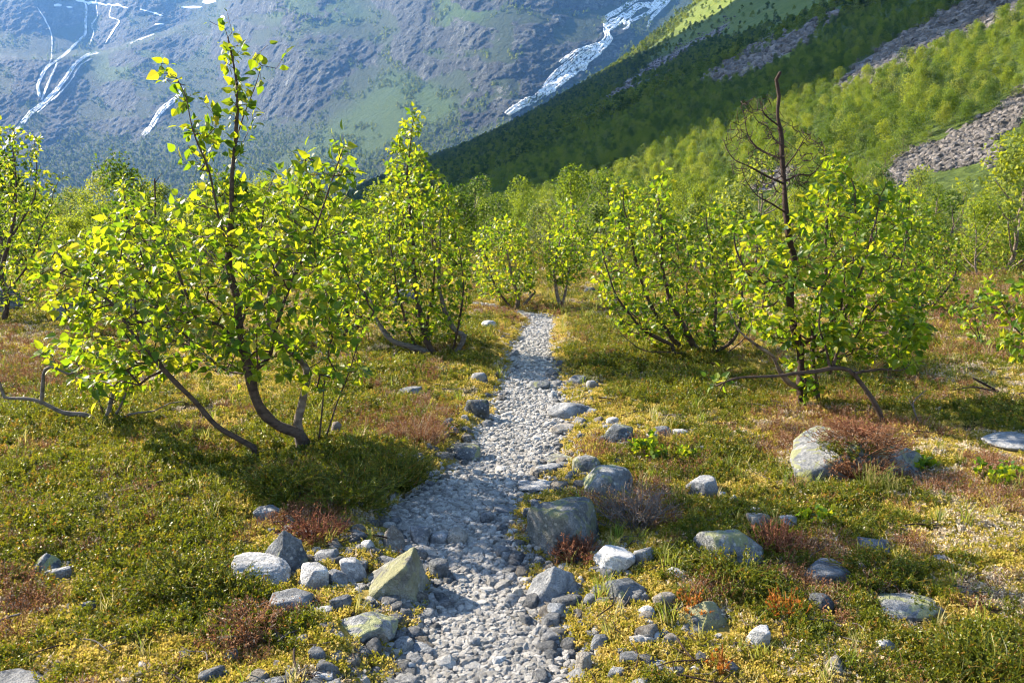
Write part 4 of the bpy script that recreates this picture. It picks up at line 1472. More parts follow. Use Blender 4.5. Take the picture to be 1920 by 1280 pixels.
# right edge
birch('birch_shrub', 'leafy birch spray reaching in at the right edge of the picture', (1985, 690),
      [(.020, .005, [(1990, 700, 0), (1950, 660, 0), (1920, 630, 0), (1890, 590, 0), (1876, 566, 0)]),
       (.016, .005, [(1980, 700, .05), (1950, 680, .02), (1915, 670, 0), (1885, 645, -.02)]),
       (.016, .004, [(1990, 690, 0), (1985, 620, 0), (1950, 570, 0), (1930, 530, 0)])],
      [([(1872, 560), (1920, 520), (2000, 540), (2010, 640), (1960, 690), (1900, 690), (1880, 640)], 1.0, .3)],
      120, .075, 101, n_leaf_obj=60, leaves_per=(3, 5), cat='shrub', part_names={0: 'branch'})
birch('birch_sapling', 'young yellow green birch sapling on the reddish heath near the right edge', (1842, 652),
      [(.010, .003, [(1842, 656, 0), (1834, 620, 0), (1826, 590, 0), (1836, 555, 0), (1850, 535, 0)]), (.007, .002, [(1838, 640, 0), (1812, 605, .05), (1786, 580, .08)])],
      [([(1778, 575), (1830, 560), (1850, 528), (1868, 545), (1850, 600), (1835, 640), (1810, 630)], 1.0, .25)],
      70, .065, 103, n_leaf_obj=60, leaves_per=(2, 4), cat='sapling')
birch('birch_tree', 'dense dark stemmed birch standing behind the dead topped birch, to its right', (1724, 588),
      [(.06, .01, [(1722, 594, 0), (1728, 560, 0), (1716, 500, 0), (1700, 430, 0), (1690, 370, 0)]),
       (.04, .008, [(1726, 592, 0), (1760, 560, .1), (1790, 520, .1), (1796, 470, .1)]), (.035, .008, [(1722, 580, 0), (1690, 540, -.2), (1650, 480, -.3), (1640, 420, -.3)]),
       (.02, .006, [(1728, 578, .05), (1762, 584, 0), (1792, 576, -.05), (1806, 560, -.1)])],
      [([(1640, 400), (1680, 350), (1720, 360), (1750, 400), (1786, 440), (1806, 500), (1800, 560), (1740, 570), (1680, 560), (1640, 500)], 1.0, 1.0)],
      756, .068, 107, n_leaf_obj=100, leaves_per=(3, 5), low_leaf=True)
birch('birch_tree', 'small birch with a white leaning stem at the head of the path', (968, 576),
      [(.05, .008, [(966, 582, 0), (972, 560, 0), (960, 520, 0), (950, 470, 0), (946, 430, 0)]), (.04, .02, [(978, 578, -.1), (990, 562, -.1), (1002, 548, -.1)]), (.03, .006, [(960, 578, 0), (930, 540, 0), (910, 480, 0), (906, 440, 0)])],
      [([(890, 440), (930, 405), (960, 410), (990, 430), (1008, 480), (1000, 540), (960, 560), (900, 555), (880, 500)], 1.0, .9)],
      567, .068, 109, n_leaf_obj=40, leaves_per=(3, 5), low_leaf=True, mats={0: MAT['bark_pale'], 1: MAT['bark_pale']}, part_names={1: 'stump'})
birch('birch_tree', 'small upright birch with pale forked stem right of the head of the path', (1050, 576),
      [(.045, .008, [(1052, 580, 0), (1044, 550, 0), (1040, 500, 0), (1052, 440, 0), (1060, 390, 0)]), (.035, .007, [(1052, 576, 0), (1062, 540, .1), (1070, 480, .1), (1076, 420, .1)])],
      [([(1050, 378), (1072, 370), (1086, 410), (1100, 450), (1096, 510), (1070, 535), (1030, 530), (1020, 470), (1034, 430)], 1.0, .7)],
      432, .068, 113, n_leaf_obj=40, leaves_per=(3, 5), low_leaf=True, mats={0: MAT['bark_pale'], 1: MAT['bark_pale']})
birch('birch_tree', 'round leafy birch half hidden between the large left birch and the cone shaped one', (655, 640),
      [(.05, .008, [(655, 646, 0), (650, 590, 0), (640, 520, 0), (650, 450, 0)]), (.035, .007, [(658, 644, 0), (680, 580, .1), (700, 510, .1), (690, 440, .1)]), (.03, .006, [(650, 640, 0), (620, 580, 0), (600, 500, 0)])],
      [([(590, 470), (630, 410), (680, 400), (715, 440), (725, 520), (710, 600), (650, 620), (600, 590)], 1.0, .9)],
      567, .068, 127, n_leaf_obj=40, leaves_per=(3, 5), low_leaf=True)
birch('birch_tree', 'birch with a pointed leafy top peeping over the left of the large birch', (262, 620),
      [(.05, .007, [(262, 626, 0), (256, 560, 0), (250, 480, 0), (236, 400, 0), (232, 345, 0)]), (.04, .007, [(258, 622, 0), (300, 560, 0), (310, 480, 0), (300, 430, 0)]), (.03, .007, [(256, 620, 0), (200, 560, 0), (180, 480, 0)])],
      [([(150, 470), (200, 420), (222, 350), (240, 335), (252, 390), (310, 420), (350, 470), (340, 560), (280, 600), (190, 590), (150, 530)], 1.0, .9)],
      567, .068, 131, n_leaf_obj=40, leaves_per=(3, 5), low_leaf=True)

# ------------------------------------------------------------------ birches farther off: five shapes, many trees
rgm = np.random.default_rng(77)
MID = []
for i in range(6):
    w_, h_ = rgm.uniform(2.3, 3.2), rgm.uniform(2.8, 3.8)
    MID.append((crown_mesh('crown', rgm, 1900, .105, w_, h_, 17, MAT['leaf_far'], .12, .38), trunk_mesh('trunk', rgm, w_, h_, MAT['bark_pale'], 9), w_, h_))
MIDB = []
for i in range(4):
    w_, h_ = rgm.uniform(2.2, 3.0), rgm.uniform(1.7, 2.4)
    MIDB.append((crown_mesh('crown', rgm, 1600, .10, w_, h_, 15, MAT['leaf_far'], .05, .38), trunk_mesh('trunk', rgm, w_, h_, MAT['bark'], 10), w_, h_))


def mid_tree(p, kinds, scale, label, group, name='birch_tree'):
    cm_, tm_, w_, h_ = kinds[int(rgm.integers(len(kinds)))]
    o = add(name, None, loc=(p[0], p[1], p[2] - .05), label=label, cat='tree', group=group)
    o.rotation_euler = (0, 0, rgm.uniform(0, 6.28))
    o.scale = (scale * rgm.uniform(.9, 1.15), scale * rgm.uniform(.9, 1.15), scale * rgm.uniform(.85, 1.15))
    add('trunk', tm_, o)
    add('crown', cm_, o)
    return o


FP, fs, rot = HILL_MIDDLE
fs = fs / 3.9
scatter('hillside_forest', [m_[0] for m_ in MID + MIDB], FP, rot, np.stack([fs, fs, fs * rgm.uniform(.8, 1.2, len(FP))], -1), rgm.integers(0, 10, len(FP)), 'birch wood on the nearer part of the valley side')
# individual trees one can pick out
for (px, py, sc, lab) in [(1885, 512, 1.12, 'tall full birch at the right edge below the scree'), (1770, 508, .78, 'rounded birch below the scree, left of the tall one at the picture edge'),
                          (1835, 520, .62, 'low olive birch in front of the tall birch at the picture edge'), (1652, 505, .72, 'birch crown showing left above the dead topped birch'),
                          (1560, 500, .7, 'birch showing behind the crown of the dead topped birch'), (1440, 505, .6, 'birch standing behind the snag, between the two near right birches'),
                          (1120, 520, .62, 'birch behind the left flank of the bushy right birch'), (1180, 500, .6, 'round birch far behind the bushy right birch'),
                          (850, 515, .6, 'birch behind the right flank of the cone shaped birch'), (20, 560, .8, 'birch shrub behind the tree at the left edge'),
                          (440, 540, .75, 'birch hidden behind the crown of the large left birch'), (560, 530, .7, 'birch behind the right half of the large left birch'),
                          (1300, 512, .62, 'birch behind the top of the bushy right birch'), (760, 520, .8, 'birch far behind the cone shaped birch')]:
    mid_tree(gp(px, py), MIDB if sc < .61 else MID, sc, lab, None)
# scattered over the valley floor
cnt = 0
placed = []
FLOOR_FAR = []
fd = np.exp(rgm.uniform(math.log(24), math.log(170), 6000))
fa = rgm.uniform(-.62, .60, 6000)
fx_, fy_ = fd * np.sin(fa), fd * np.cos(fa)
fk = hill(fx_, fy_) <= 1.2
fd, fx_, fy_ = fd[fk], fx_[fk], fy_[fk]
fz_ = H(fx_, fy_)
for d, x, y, z_ in zip(fd, fx_, fy_, fz_):
    if cnt >= 330:
        break
    q = project(np.array([x, y, 0.0]))
    gap = 1.9 if d < 60 else 2.6
    if any((x - a_) ** 2 + (y - b_) ** 2 < gap ** 2 for a_, b_ in placed):
        continue
    if 940 < q[0] < 1120 and d < 27:
        continue
    tx_, ty_, _d = project(np.array([x, y, 3.2 if d < 60 else 4.0]))
    if any(in_poly(np.array([tx_]), np.array([ty_]), p)[0] for p in SCREE[:2]):
        small = .42
    else:
        small = 1.0
    placed.append((x, y))
    if d > 62 and small == 1.0:
        FLOOR_FAR.append((x, y, z_ - .1))
        cnt += 1
        continue
    mid_tree((x, y, z_), MIDB if rgm.random() < .45 else MID, small * rgm.uniform(.55, .95) * (1 + .6 * sstep(40, 140, d)), 'green birch among many scattered over the valley floor', 'birches on the valley floor')
    cnt += 1
FLOOR_FAR = np.array(FLOOR_FAR)
k_ = len(FLOOR_FAR)
scatter('valley_forest', [m_[0] for m_ in MID + MIDB], FLOOR_FAR, np.stack([np.zeros(k_), np.zeros(k_), rgm.uniform(0, 6.28, k_)], -1), rgm.uniform(.9, 1.6, k_), rgm.integers(0, 10, k_), 'birch wood filling the far valley floor')
# nearest trees of the slope
for p in HILL_NEAR:
    mid_tree(p, MID if rgm.random() < .7 else MIDB, rgm.uniform(.65, 1.05) * p[3], 'sunlit birch on the lower slope around the scree', 'birches on the lower slope')

# ------------------------------------------------------------------ stones
import bmesh


def ico(sub):
    bm = bmesh.new()
    bmesh.ops.create_icosphere(bm, subdivisions=sub, radius=1)
    V = np.array([v.co[:] for v in bm.verts])
    F = np.array([[v.index for v in f.verts] for f in bm.faces])
    bm.free()
    return V, F


ICO = {k_: ico(k_) for k_ in (2, 3, 4, 5)}


def rock_shape(seed, kind='block', sub=3):
    """A weathered stone: a rounded many faced solid with a rough skin, filling the box -1..1."""
    rng = np.random.default_rng(seed)
    D, F = ICO[sub]
    if kind == 'wedge':
        pl = [((0, 0, -1), .5), ((-.50, -.18, .85), .52), ((.93, -.22, .28), .62), ((.1, -.96, .2), .55), ((0, .95, .25), .6), ((.3, -.6, .75), .8)]
        p = 40
    elif kind == 'peak':
        pl = [((0, 0, -1), .5), ((-.6, -.45, .65), .62), ((.62, -.40, .62), .62), ((-.2, .8, .55), .6), ((.2, -.85, .45), .75), ((-.9, .1, .3), .85), ((.9, .1, .3), .85)]
        p = 34
    else:
        n = {'block': 11, 'round': 14, 'flat': 10, 'dome': 12}[kind]
        nn = unit(rng.normal(size=(n, 3)))
        dd = rng.uniform(.68 if kind != 'round' else .85, 1.0, n)
        pl = list(zip(nn, dd)) + [((0, 0, -1), .6), ((0, 0, 1), .8), ((1, 0, 0), 1.), ((-1, 0, 0), 1.), ((0, 1, 0), 1.), ((0, -1, 0), 1.)]
        p = {'block': 40, 'round': 14, 'flat': 34, 'dome': 26}[kind]
    acc = 0
    for nrm, d in pl:
        nrm = unit(np.array(nrm, float) + rng.normal(size=3) * .03)
        acc = acc + (np.maximum(D @ nrm, 0) / d) ** p
    r = acc ** (-1.0 / p)
    V = D * r[:, None]
    nz = .075 * fbm3(V[:, 0] * 2.2 + seed, V[:, 1] * 2.2, V[:, 2] * 2.2, 3, seed) + .035 * fbm3(V[:, 0] * 7 + seed, V[:, 1] * 7, V[:, 2] * 7, 3, seed + 5, ridged=True)
    V = V * (1 + nz)[:, None]
    lo, hi_ = V.min(0), V.max(0)
    return (V - (lo + hi_) / 2) / ((hi_ - lo) / 2), F


FOOT_PRINTS = []


def place_stone(x0, x1, y0, y1, kind, mat, label, name='stone', cat='stone', deep=.8, sink=.22, rot=None, sub=None, seed=None):
    cx = (x0 + x1) / 2
    yb = y1 - .22 * (y1 - y0)
    B = gp(cx, yb)
    dep = project(B)[2]
    w = (x1 - x0) / FPX * dep
    vis = (y1 - y0) / FPX * dep
    dy = w * deep
    phi = math.atan2(CAMH - B[2], math.hypot(B[0], B[1]))
    h = max((vis - .62 * dy * math.sin(phi)) / math.cos(phi), .30 * vis)
    h *= 1 + sink
    seed = seed if seed is not None else int(x0 * 7 + y0 * 13)
    sub = sub or (5 if (x1 - x0) > 95 else 4 if (x1 - x0) > 38 else 3)
    V, F = rock_shape(seed, kind, sub)
    a = rot if rot is not None else random.uniform(-.35, .35)
    V = V * np.array([w / 2, dy / 2, h / 2])
    ca, sa = math.cos(a), math.sin(a)
    V = np.stack([V[:, 0] * ca - V[:, 1] * sa, V[:, 0] * sa + V[:, 1] * ca, V[:, 2]], -1)
    V[:, 2] += h / 2
    me = new_mesh(name, V, F, True, None, MAT[mat])
    o = add(name, me, loc=(B[0], B[1], B[2] - sink * h), label=label, cat=cat)
    FOOT_PRINTS.append((B[0], B[1], w, dy, h))
    return o, B, w, dy, h


STONES = [
    # x0, x1, y0, y1, shape, stuff, label
    (985, 1132, 934, 1040, 'block', 'rock_lichen', 'largest grey boulder at the right path edge, blotched with green lichen'),
    (1071, 1127, 853, 888, 'round', 'rock_lichen', 'rounded grey stone behind the flat lichen boulder right of the path'),
    (1093, 1187, 873, 928, 'dome', 'rock_lichen', 'flat topped lichen spotted boulder behind the largest path edge boulder'),
    (982, 1093, 1055, 1132, 'peak', 'rock', 'grey pyramid shaped stone at the right path edge'),
    (1135, 1214, 1080, 1127, 'block', 'rock_dark', 'dark blocky stone to the right of the pyramid shaped one'),
    (1112, 1190, 1023, 1069, 'block', 'rock_white', 'pale blue grey stone below the dead heather bush'),
    (1188, 1231, 1025, 1057, 'block', 'rock_white', 'small pale stone touching the pale blue grey one'),
    (664, 801, 1025, 1120, 'wedge', 'rock_green', 'wedge shaped slab with yellow green lichen at the left path edge'),
    (710, 764, 984, 1038, 'peak', 'rock_warm', 'upright brownish egg shaped stone behind the wedge slab'),
    (770, 813, 985, 1025, 'block', 'rock', 'grey stone in the path right of the upright brownish one'),
    (806, 840, 998, 1024, 'block', 'rock', 'low grey stone squeezed between two path stones'),
    (837, 877, 991, 1022, 'round', 'rock_warm', 'brown rounded stone lying in the middle of the path'),
    (803, 843, 1049, 1092, 'round', 'rock_dark', 'dark round stone leaning on the tall end of the wedge slab'),
    (632, 749, 1141, 1198, 'dome', 'rock_lichen', 'long low boulder with lichen at the left of the path, below the wedge slab'),
    (768, 820, 1200, 1224, 'flat', 'rock', 'thin grey slab lying on the gravel near the lower picture edge'),
    (960, 983, 1102, 1131, 'round', 'rock_warm', 'small egg shaped stone beside the foot of the pyramid stone'),
    (1026, 1062, 1130, 1161, 'block', 'rock', 'small angular stone in front of the pyramid stone'),
    (1223, 1266, 1109, 1141, 'round', 'rock_warm', 'smooth pale stone right of the dark blocky stone'),
    (1194, 1227, 1134, 1158, 'flat', 'rock_white', 'flat pale stone in front of the dark blocky stone'),
    (1090, 1121, 1114, 1138, 'block', 'rock', 'small grey stone between the pyramid stone and the dark blocky one'),
    (1107, 1138, 1190, 1222, 'block', 'rock', 'small upright grey stone in yellow moss right of the path'),
    (1078, 1111, 1225, 1267, 'flat', 'rock_warm', 'long brown stone pointing down the path edge, near the lower picture edge'),
    (1190, 1240, 1178, 1198, 'flat', 'rock_white', 'thin pale slab lying in the moss right of the path'),
    (1139, 1173, 1249, 1273, 'round', 'rock', 'grey stone in moss at the lower picture edge, right of the path'),
    (1212, 1255, 1237, 1257, 'flat', 'rock', 'flat grey stone sunk in moss near the lower picture edge'),
    (1028, 1109, 752, 785, 'dome', 'rock', 'smooth low boulder at the right path edge halfway up the path'),
    (1131, 1187, 797, 829, 'dome', 'rock_dark', 'dark dome shaped stone on the moss right of the path'),
    (1030, 1079, 792, 814, 'flat', 'rock_warm', 'flat brownish stone at the path edge below the smooth low boulder'),
    (875, 919, 750, 787, 'dome', 'rock_dark', 'dark stone sunk in the left path edge halfway up'),
    (839, 902, 831, 866, 'dome', 'rock_dark', 'dark mossy stone at the left path edge beside the heather bank'),
    (1023, 1077, 851, 868, 'flat', 'rock_green', 'flat olive stone in the right path edge'),
    (1001, 1052, 868, 893, 'flat', 'rock', 'flat grey stone in the path below the olive one'),
    (970, 1050, 895, 915, 'flat', 'rock_white', 'long pale slab across the right path edge'),
    (986, 1032, 713, 731, 'dome', 'rock_dark', 'low dark stone bulging out of the path far up'),
    (883, 914, 696, 716, 'round', 'rock', 'grey stone in the heath left of the far path'),
    (1067, 1099, 704, 721, 'dome', 'rock', 'low grey stone right of the far path'),
    (1099, 1123, 713, 732, 'block', 'rock_white', 'pale stone right of the far path, beside a low grey one'),
    (1025, 1047, 733, 749, 'peak', 'rock_white', 'small pointed pale stone on the far path'),
    (1222, 1259, 799, 821, 'round', 'rock', 'grey rounded stone on the moss, left of a white one'),
    (1262, 1291, 804, 819, 'block', 'rock_white', 'small white stone on the moss right of the path'),
    (1212, 1234, 812, 828, 'block', 'rock', 'little grey stone in front of two others on the moss'),
    (1136, 1160, 782, 796, 'round', 'rock_white', 'small round white stone behind the dark dome stone'),
    (651, 691, 993, 1016, 'flat', 'rock', 'flat stone at the left gravel edge below the heather bank'),
    (676, 703, 1013, 1037, 'block', 'rock_white', 'small pale stone left of the upright brownish stone'),
    (634, 689, 1046, 1090, 'block', 'rock_white', 'bluish white block left of the wedge slab'),
    (703, 744, 1040, 1062, 'flat', 'rock', 'flat stone lying behind the ridge of the wedge slab'),
    (797, 826, 880, 897, 'block', 'rock_white', 'pale stone at the left path edge in front of the heather bank'),
    (924, 973, 944, 962, 'flat', 'rock', 'flat stone trodden into the path left of the largest boulder'),
    (900, 927, 959, 982, 'round', 'rock', 'rounded stone in mid path'),
    (929, 958, 1023, 1048, 'round', 'rock', 'round grey stone in the path beside the largest boulder'),
    (1287, 1350, 894, 932, 'block', 'rock', 'broad grey stone on the heath in line with the heather boulder'),
    (1846, 1960, 811, 842, 'dome', 'rock', 'long grey rock at the right edge of the picture'),
    (1304, 1430, 989, 1070, 'dome', 'rock_lichen', 'big dome shaped boulder crusted with yellow lichen, right of the path'),
    (1401, 1446, 962, 992, 'dome', 'rock_warm', 'brown stone behind the dome shaped lichen boulder'),
    (1404, 1425, 950, 967, 'block', 'rock_white', 'tiny white stone perched behind the brown one'),
    (1454, 1495, 964, 988, 'block', 'rock_white', 'whitish stone in the heath right of the dome shaped boulder'),
    (1609, 1669, 1010, 1038, 'dome', 'rock', 'speckled grey stone alone in the moss on the right'),
    (1502, 1595, 1049, 1088, 'flat', 'rock', 'slanting half buried slab right of the dome shaped boulder'),
    (1603, 1626, 1051, 1074, 'round', 'rock', 'small grey stone right of the slanting slab'),
    (1630, 1768, 1104, 1150, 'flat', 'rock_lichen', 'long flat rock half overgrown, lower right'),
    (1268, 1371, 1117, 1172, 'peak', 'rock_green', 'ridge backed stone with green lichen, lower right of the dome shaped boulder'),
    (1398, 1442, 1175, 1216, 'block', 'rock_white', 'pale stone half hidden by heather near the lower edge'),
    (1644, 1678, 1198, 1226, 'round', 'rock', 'round grey stone below the long flat rock'),
    (1257, 1290, 1250, 1276, 'round', 'rock_dark', 'dark stone at the lower picture edge'),
    (1290, 1313, 1248, 1265, 'block', 'rock_white', 'small white stone beside a dark one at the lower picture edge'),
    (1305, 1326, 836, 852, 'round', 'rock', 'small rounded stone on the heath, above the broad grey one'),
    (1281, 1308, 842, 859, 'block', 'rock_white', 'small bluish stone in front of a rounded one on the heath'),
    (1252, 1292, 1064, 1087, 'flat', 'rock_white', 'pale flat stone left of the dome shaped boulder'),
    (1345, 1367, 921, 937, 'block', 'rock_white', 'tiny pale stone below the broad grey one'),
    (1366, 1386, 927, 946, 'peak', 'rock_white', 'tiny pointed pale stone below the broad grey one'),
    (1514, 1562, 1112, 1148, 'dome', 'rock_dark', 'dark stone overgrown with dry heather, lower right'),
    (438, 547, 1038, 1098, 'block', 'rock_white', 'white boulder with a pitted top at the left of the path'),
    (488, 587, 994, 1084, 'peak', 'rock_dark', 'dark pointed boulder leaning behind the white one'),
    (562, 615, 1059, 1105, 'block', 'rock_white', 'grey cube shaped stone right of the white boulder'),
    (506, 588, 1104, 1154, 'round', 'rock', 'rounded grey boulder in front of the white one'),
    (620, 659, 1117, 1147, 'block', 'rock', 'small stone between the rounded boulder and the wedge slab'),
    (589, 640, 1026, 1056, 'dome', 'rock', 'grey stone in front of the rusty heather tuft'),
    (610, 653, 1066, 1100, 'block', 'rock', 'grey stone beside the cube shaped one'),
    (476, 512, 1137, 1158, 'flat', 'rock', 'flat stone left of the rounded grey boulder'),
    (582, 625, 1133, 1154, 'flat', 'rock_white', 'thin pale slab in front of the rounded grey boulder'),
    (480, 528, 942, 967, 'flat', 'rock', 'slab lying in the heath above the dark pointed boulder'),
    (55, 117, 1033, 1075, 'peak', 'rock_dark', 'dark pointed stone in the heath near the left edge'),
    (92, 138, 1060, 1089, 'block', 'rock_white', 'white stone in front of the dark pointed one near the left edge'),
    (152, 191, 1122, 1145, 'dome', 'rock_dark', 'small dark stone in the heath, lower left'),
    (-30, 90, 1250, 1300, 'dome', 'rock', 'pale rounded boulder in the lower left corner'),
    (579, 612, 1214, 1241, 'block', 'rock', 'grey stone in moss below the long low boulder'),
    (586, 628, 1254, 1276, 'flat', 'rock_white', 'pale flat stone at the lower edge left of the path'),
    (495, 545, 1266, 1292, 'flat', 'rock', 'slab cut by the lower picture edge'),
    (418, 439, 1254, 1268, 'block', 'rock_white', 'little pale stone in moss near the lower edge'),
    (123, 147, 1170, 1184, 'block', 'rock_warm', 'little pinkish stone in moss, lower left'),
    (353, 373, 1071, 1085, 'block', 'rock_white', 'little white stone in the crowberry left of the white boulder'),
    (904, 931, 602, 619, 'round', 'rock_white', 'white stone in the heath left of the head of the path'),
    (735, 792, 545, 575, 'dome', 'rock', 'grey boulder showing behind the cone shaped birch'),
    (100, 160, 560, 606, 'dome', 'rock_dark', 'dark boulder in the shade behind the left birches'),
    (-20, 40, 545, 600, 'dome', 'rock_dark', 'dark boulder below the tree at the left edge'),
    (745, 790, 725, 742, 'flat', 'rock', 'stone sunk in the heath in front of the cone shaped birch'),
    (200, 262, 548, 590, 'dome', 'rock_dark', 'boulder in shade behind the crown of the large birch'),
    (1135, 1160, 555, 572, 'round', 'rock', 'grey stone behind the bushy right birch'),
    (1095, 1115, 540, 556, 'round', 'rock_dark', 'dark stone right of the small forked birch'),
    (920, 948, 1230, 1250, 'flat', 'rock_white', 'broad pale stone among the path gravel near the lower edge'),
    (870, 905, 1190, 1212, 'block', 'rock_white', 'pale angular stone among the near path gravel'),
    (255, 280, 1240, 1256, 'block', 'rock_warm', 'small brown stone in the yellow moss, lower left'),
    (745, 780, 1238, 1262, 'block', 'rock_white', 'pale stone at the left gravel edge near the lower picture edge'),
    (1745, 1775, 1040, 1056, 'flat', 'rock', 'small flat stone in tan lichen on the right'),
]
for st in STONES:
    place_stone(*st)

# heather grown boulder on the right
_o, B_BOULDER, BW, BD, BH = place_stone(1472, 1718, 798, 898, 'dome', 'rock_lichen', 'large grey boulder on the right, its top overgrown with brown heather', name='boulder', cat='boulder', deep=.75, rot=-.1, sub=5, seed=79, sink=.3)
FOOT_PRINTS[-1] = FOOT_PRINTS[-1][:2] + (FOOT_PRINTS[-1][2] * .8, FOOT_PRINTS[-1][3] * .6, FOOT_PRINTS[-1][4])

# ------------------------------------------------------------------ gravel of the path
PEB = []
for i in range(12):
    V, F = rock_shape(900 + i, ['block', 'flat', 'block', 'flat'][i % 4], 2)
    rg_ = np.random.default_rng(i)
    V = V * np.array([.5, .5 * rg_.uniform(.65, .95), .5 * rg_.uniform(.38, .7)])
    PEB.append(new_mesh('pebble', V, F, False, None, MAT['pebble']))
rgp = np.random.default_rng(5)


def path_points(n, rmin, rmax, spread):
    out = np.zeros((0, 2))
    while len(out) < n:
        r = np.exp(rgp.uniform(math.log(rmin), math.log(rmax), n * 4))
        a = rgp.uniform(-.42, .42, n * 4)
        x, y = r * np.sin(a), r * np.cos(a)
        d = path_dist(x, y) + .06 * noise2(x * 7, y * 7, 31)
        qx_, qy_, _ = project(np.stack([x, y, x * 0], -1))
        gv = np.zeros(len(x))
        for cx, cy_, rx, ry in GRAVEL:
            gv = np.maximum(gv, np.exp(-(((qx_ - cx) / rx) ** 2 + ((qy_ - cy_) / ry) ** 2)))
        p = np.where(d < 0, 1.0, np.maximum(np.exp(-(d / spread) ** 1.2) * .55, .42 * gv * (noise2(x * 9, y * 9, 5) > -.2))) * (y < PATH_END + 2)
        k_ = rgp.random(len(x)) < p
        out = np.vstack([out, np.stack([x[k_], y[k_]], -1)])
    return out[:n]


g = path_points(60000, 2.0, 15, .09)
r_ = np.hypot(g[:, 0], g[:, 1])
gs = (.0055 + .027 * rgp.random(len(g)) ** 4.2) * (1 + r_ / 24) * 1.05
gzz = H(g[:, 0], g[:, 1]) + gs * .12
rot = np.stack([rgp.normal(0, .25, len(g)), rgp.normal(0, .25, len(g)), rgp.uniform(0, 6.28, len(g))], -1)
scatter('gravel', PEB, np.stack([g[:, 0], g[:, 1], gzz], -1), rot, gs, rgp.integers(0, 12, len(g)), 'fine pale grey gravel covering the footpath')
g = path_points(285, 2.25, 7.5, .22)
for i, (x, y) in enumerate(g):
    s = (.030 + .040 * rgp.random() ** 2) * (1 + .02 * y)
    o = add('pebble', PEB[int(rgp.integers(12))], loc=(x, y, float(H(x, y)) + s * .10), label='fist sized pale grey pebble lying loose on the gravel footpath', cat='pebble', group='pebbles on the footpath')
    o.rotation_euler = (rgp.normal(0, .2), rgp.normal(0, .2), rgp.uniform(0, 6.28))
    o.scale = (s, s * rgp.uniform(.8, 1.1), s * rgp.uniform(.8, 1.15))

# small rubble beside the path
RUB = []
for i in range(8):
    V, F = rock_shape(1200 + i, ['block', 'flat'][i % 2], 3)
    RUB.append(new_mesh('rubble', V * np.array([.5, .42, .3]), F, True, None, MAT[['rock', 'rock_white', 'rock_warm', 'rock'][i % 4]]))
g = path_points(1900, 2.1, 9, .32)
g = g[path_dist(g[:, 0], g[:, 1]) > -.03]
gs = (.022 + .06 * rgp.random(len(g)) ** 2.5) * (1 + .05 * g[:, 1])
scatter('rubble', RUB, np.stack([g[:, 0], g[:, 1], H(g[:, 0], g[:, 1]) + gs * .10], -1), np.stack([rgp.normal(0, .2, len(g)), rgp.normal(0, .2, len(g)), rgp.uniform(0, 6.28, len(g))], -1), gs, rgp.integers(0, 8, len(g)), 'small broken stones strewn along both edges of the footpath')

# ------------------------------------------------------------------ scree on the slope
SCR = []
for i in range(8):
    V, F = rock_shape(700 + i, 'block', 2)
    SCR.append(new_mesh('scree_block', V * np.array([.5, .4, .32]), F, False, None, MAT['scree']))
pts, szs = [], []
for pi, (poly, n, s0, s1) in enumerate(zip(SCREE, (5200, 500, 4200, 1800, 500, 2200), (.5, .6, .9, 1.0, 1.0, 1.0), (2.0, 2.2, 2.8, 2.6, 2.0, 2.6))):
    pl = np.array(poly, float)
    lo, hi_ = pl.min(0), pl.max(0)
    q = rgp.uniform(lo, hi_, (n * 4, 2))
    wq = 16 * fbm2(q[:, 0] * .03, q[:, 1] * .05, 4, 211 + pi)
    q = q[rgp.random(len(q)) < soft_poly(q[:, 0] + wq, q[:, 1] + wq * .7, poly, 9) ** 1.5][:n]
    d = ray(q[:, 0], q[:, 1])
    t = np.exp(np.linspace(math.log(40), math.log(2600), 110))
    P = d[:, None, :] * t[None, :, None]
    hh = hill(P[..., 0], P[..., 1])
    below = (P[..., 2] + CAMH) < hh
    fi = below.argmax(1)
    ok = below.any(1)
    d = d[ok]
    lo_, hi2 = t[np.maximum(fi - 1, 0)][ok], t[fi][ok]
    for _ in range(9):
        tt = (lo_ + hi2) / 2
        P = d * tt[:, None]
        b_ = (P[:, 2] + CAMH) < hill(P[:, 0], P[:, 1])
        hi2, lo_ = np.where(b_, tt, hi2), np.where(b_, lo_, tt)
    P = d * tt[:, None]
    z = H(P[:, 0], P[:, 1])
    pts.append(np.stack([P[:, 0], P[:, 1], z], -1))
    u = rgp.random(len(P))
    szs.append((s0 + (s1 - s0) * u ** 4) * np.clip(tt / 170, .5, 2.2))
pts, szs = np.vstack(pts), np.concatenate(szs)
rot = rgp.normal(0, .5, (len(pts), 3))
rot[:, 2] = rgp.uniform(0, 6.28, len(pts))
scatter('scree', SCR, pts, rot, szs, rgp.integers(0, 8, len(pts)), 'grey brown scree of broken rock lying on the wooded slope')

# ------------------------------------------------------------------ ground cover
rgc = np.random.default_rng(9)


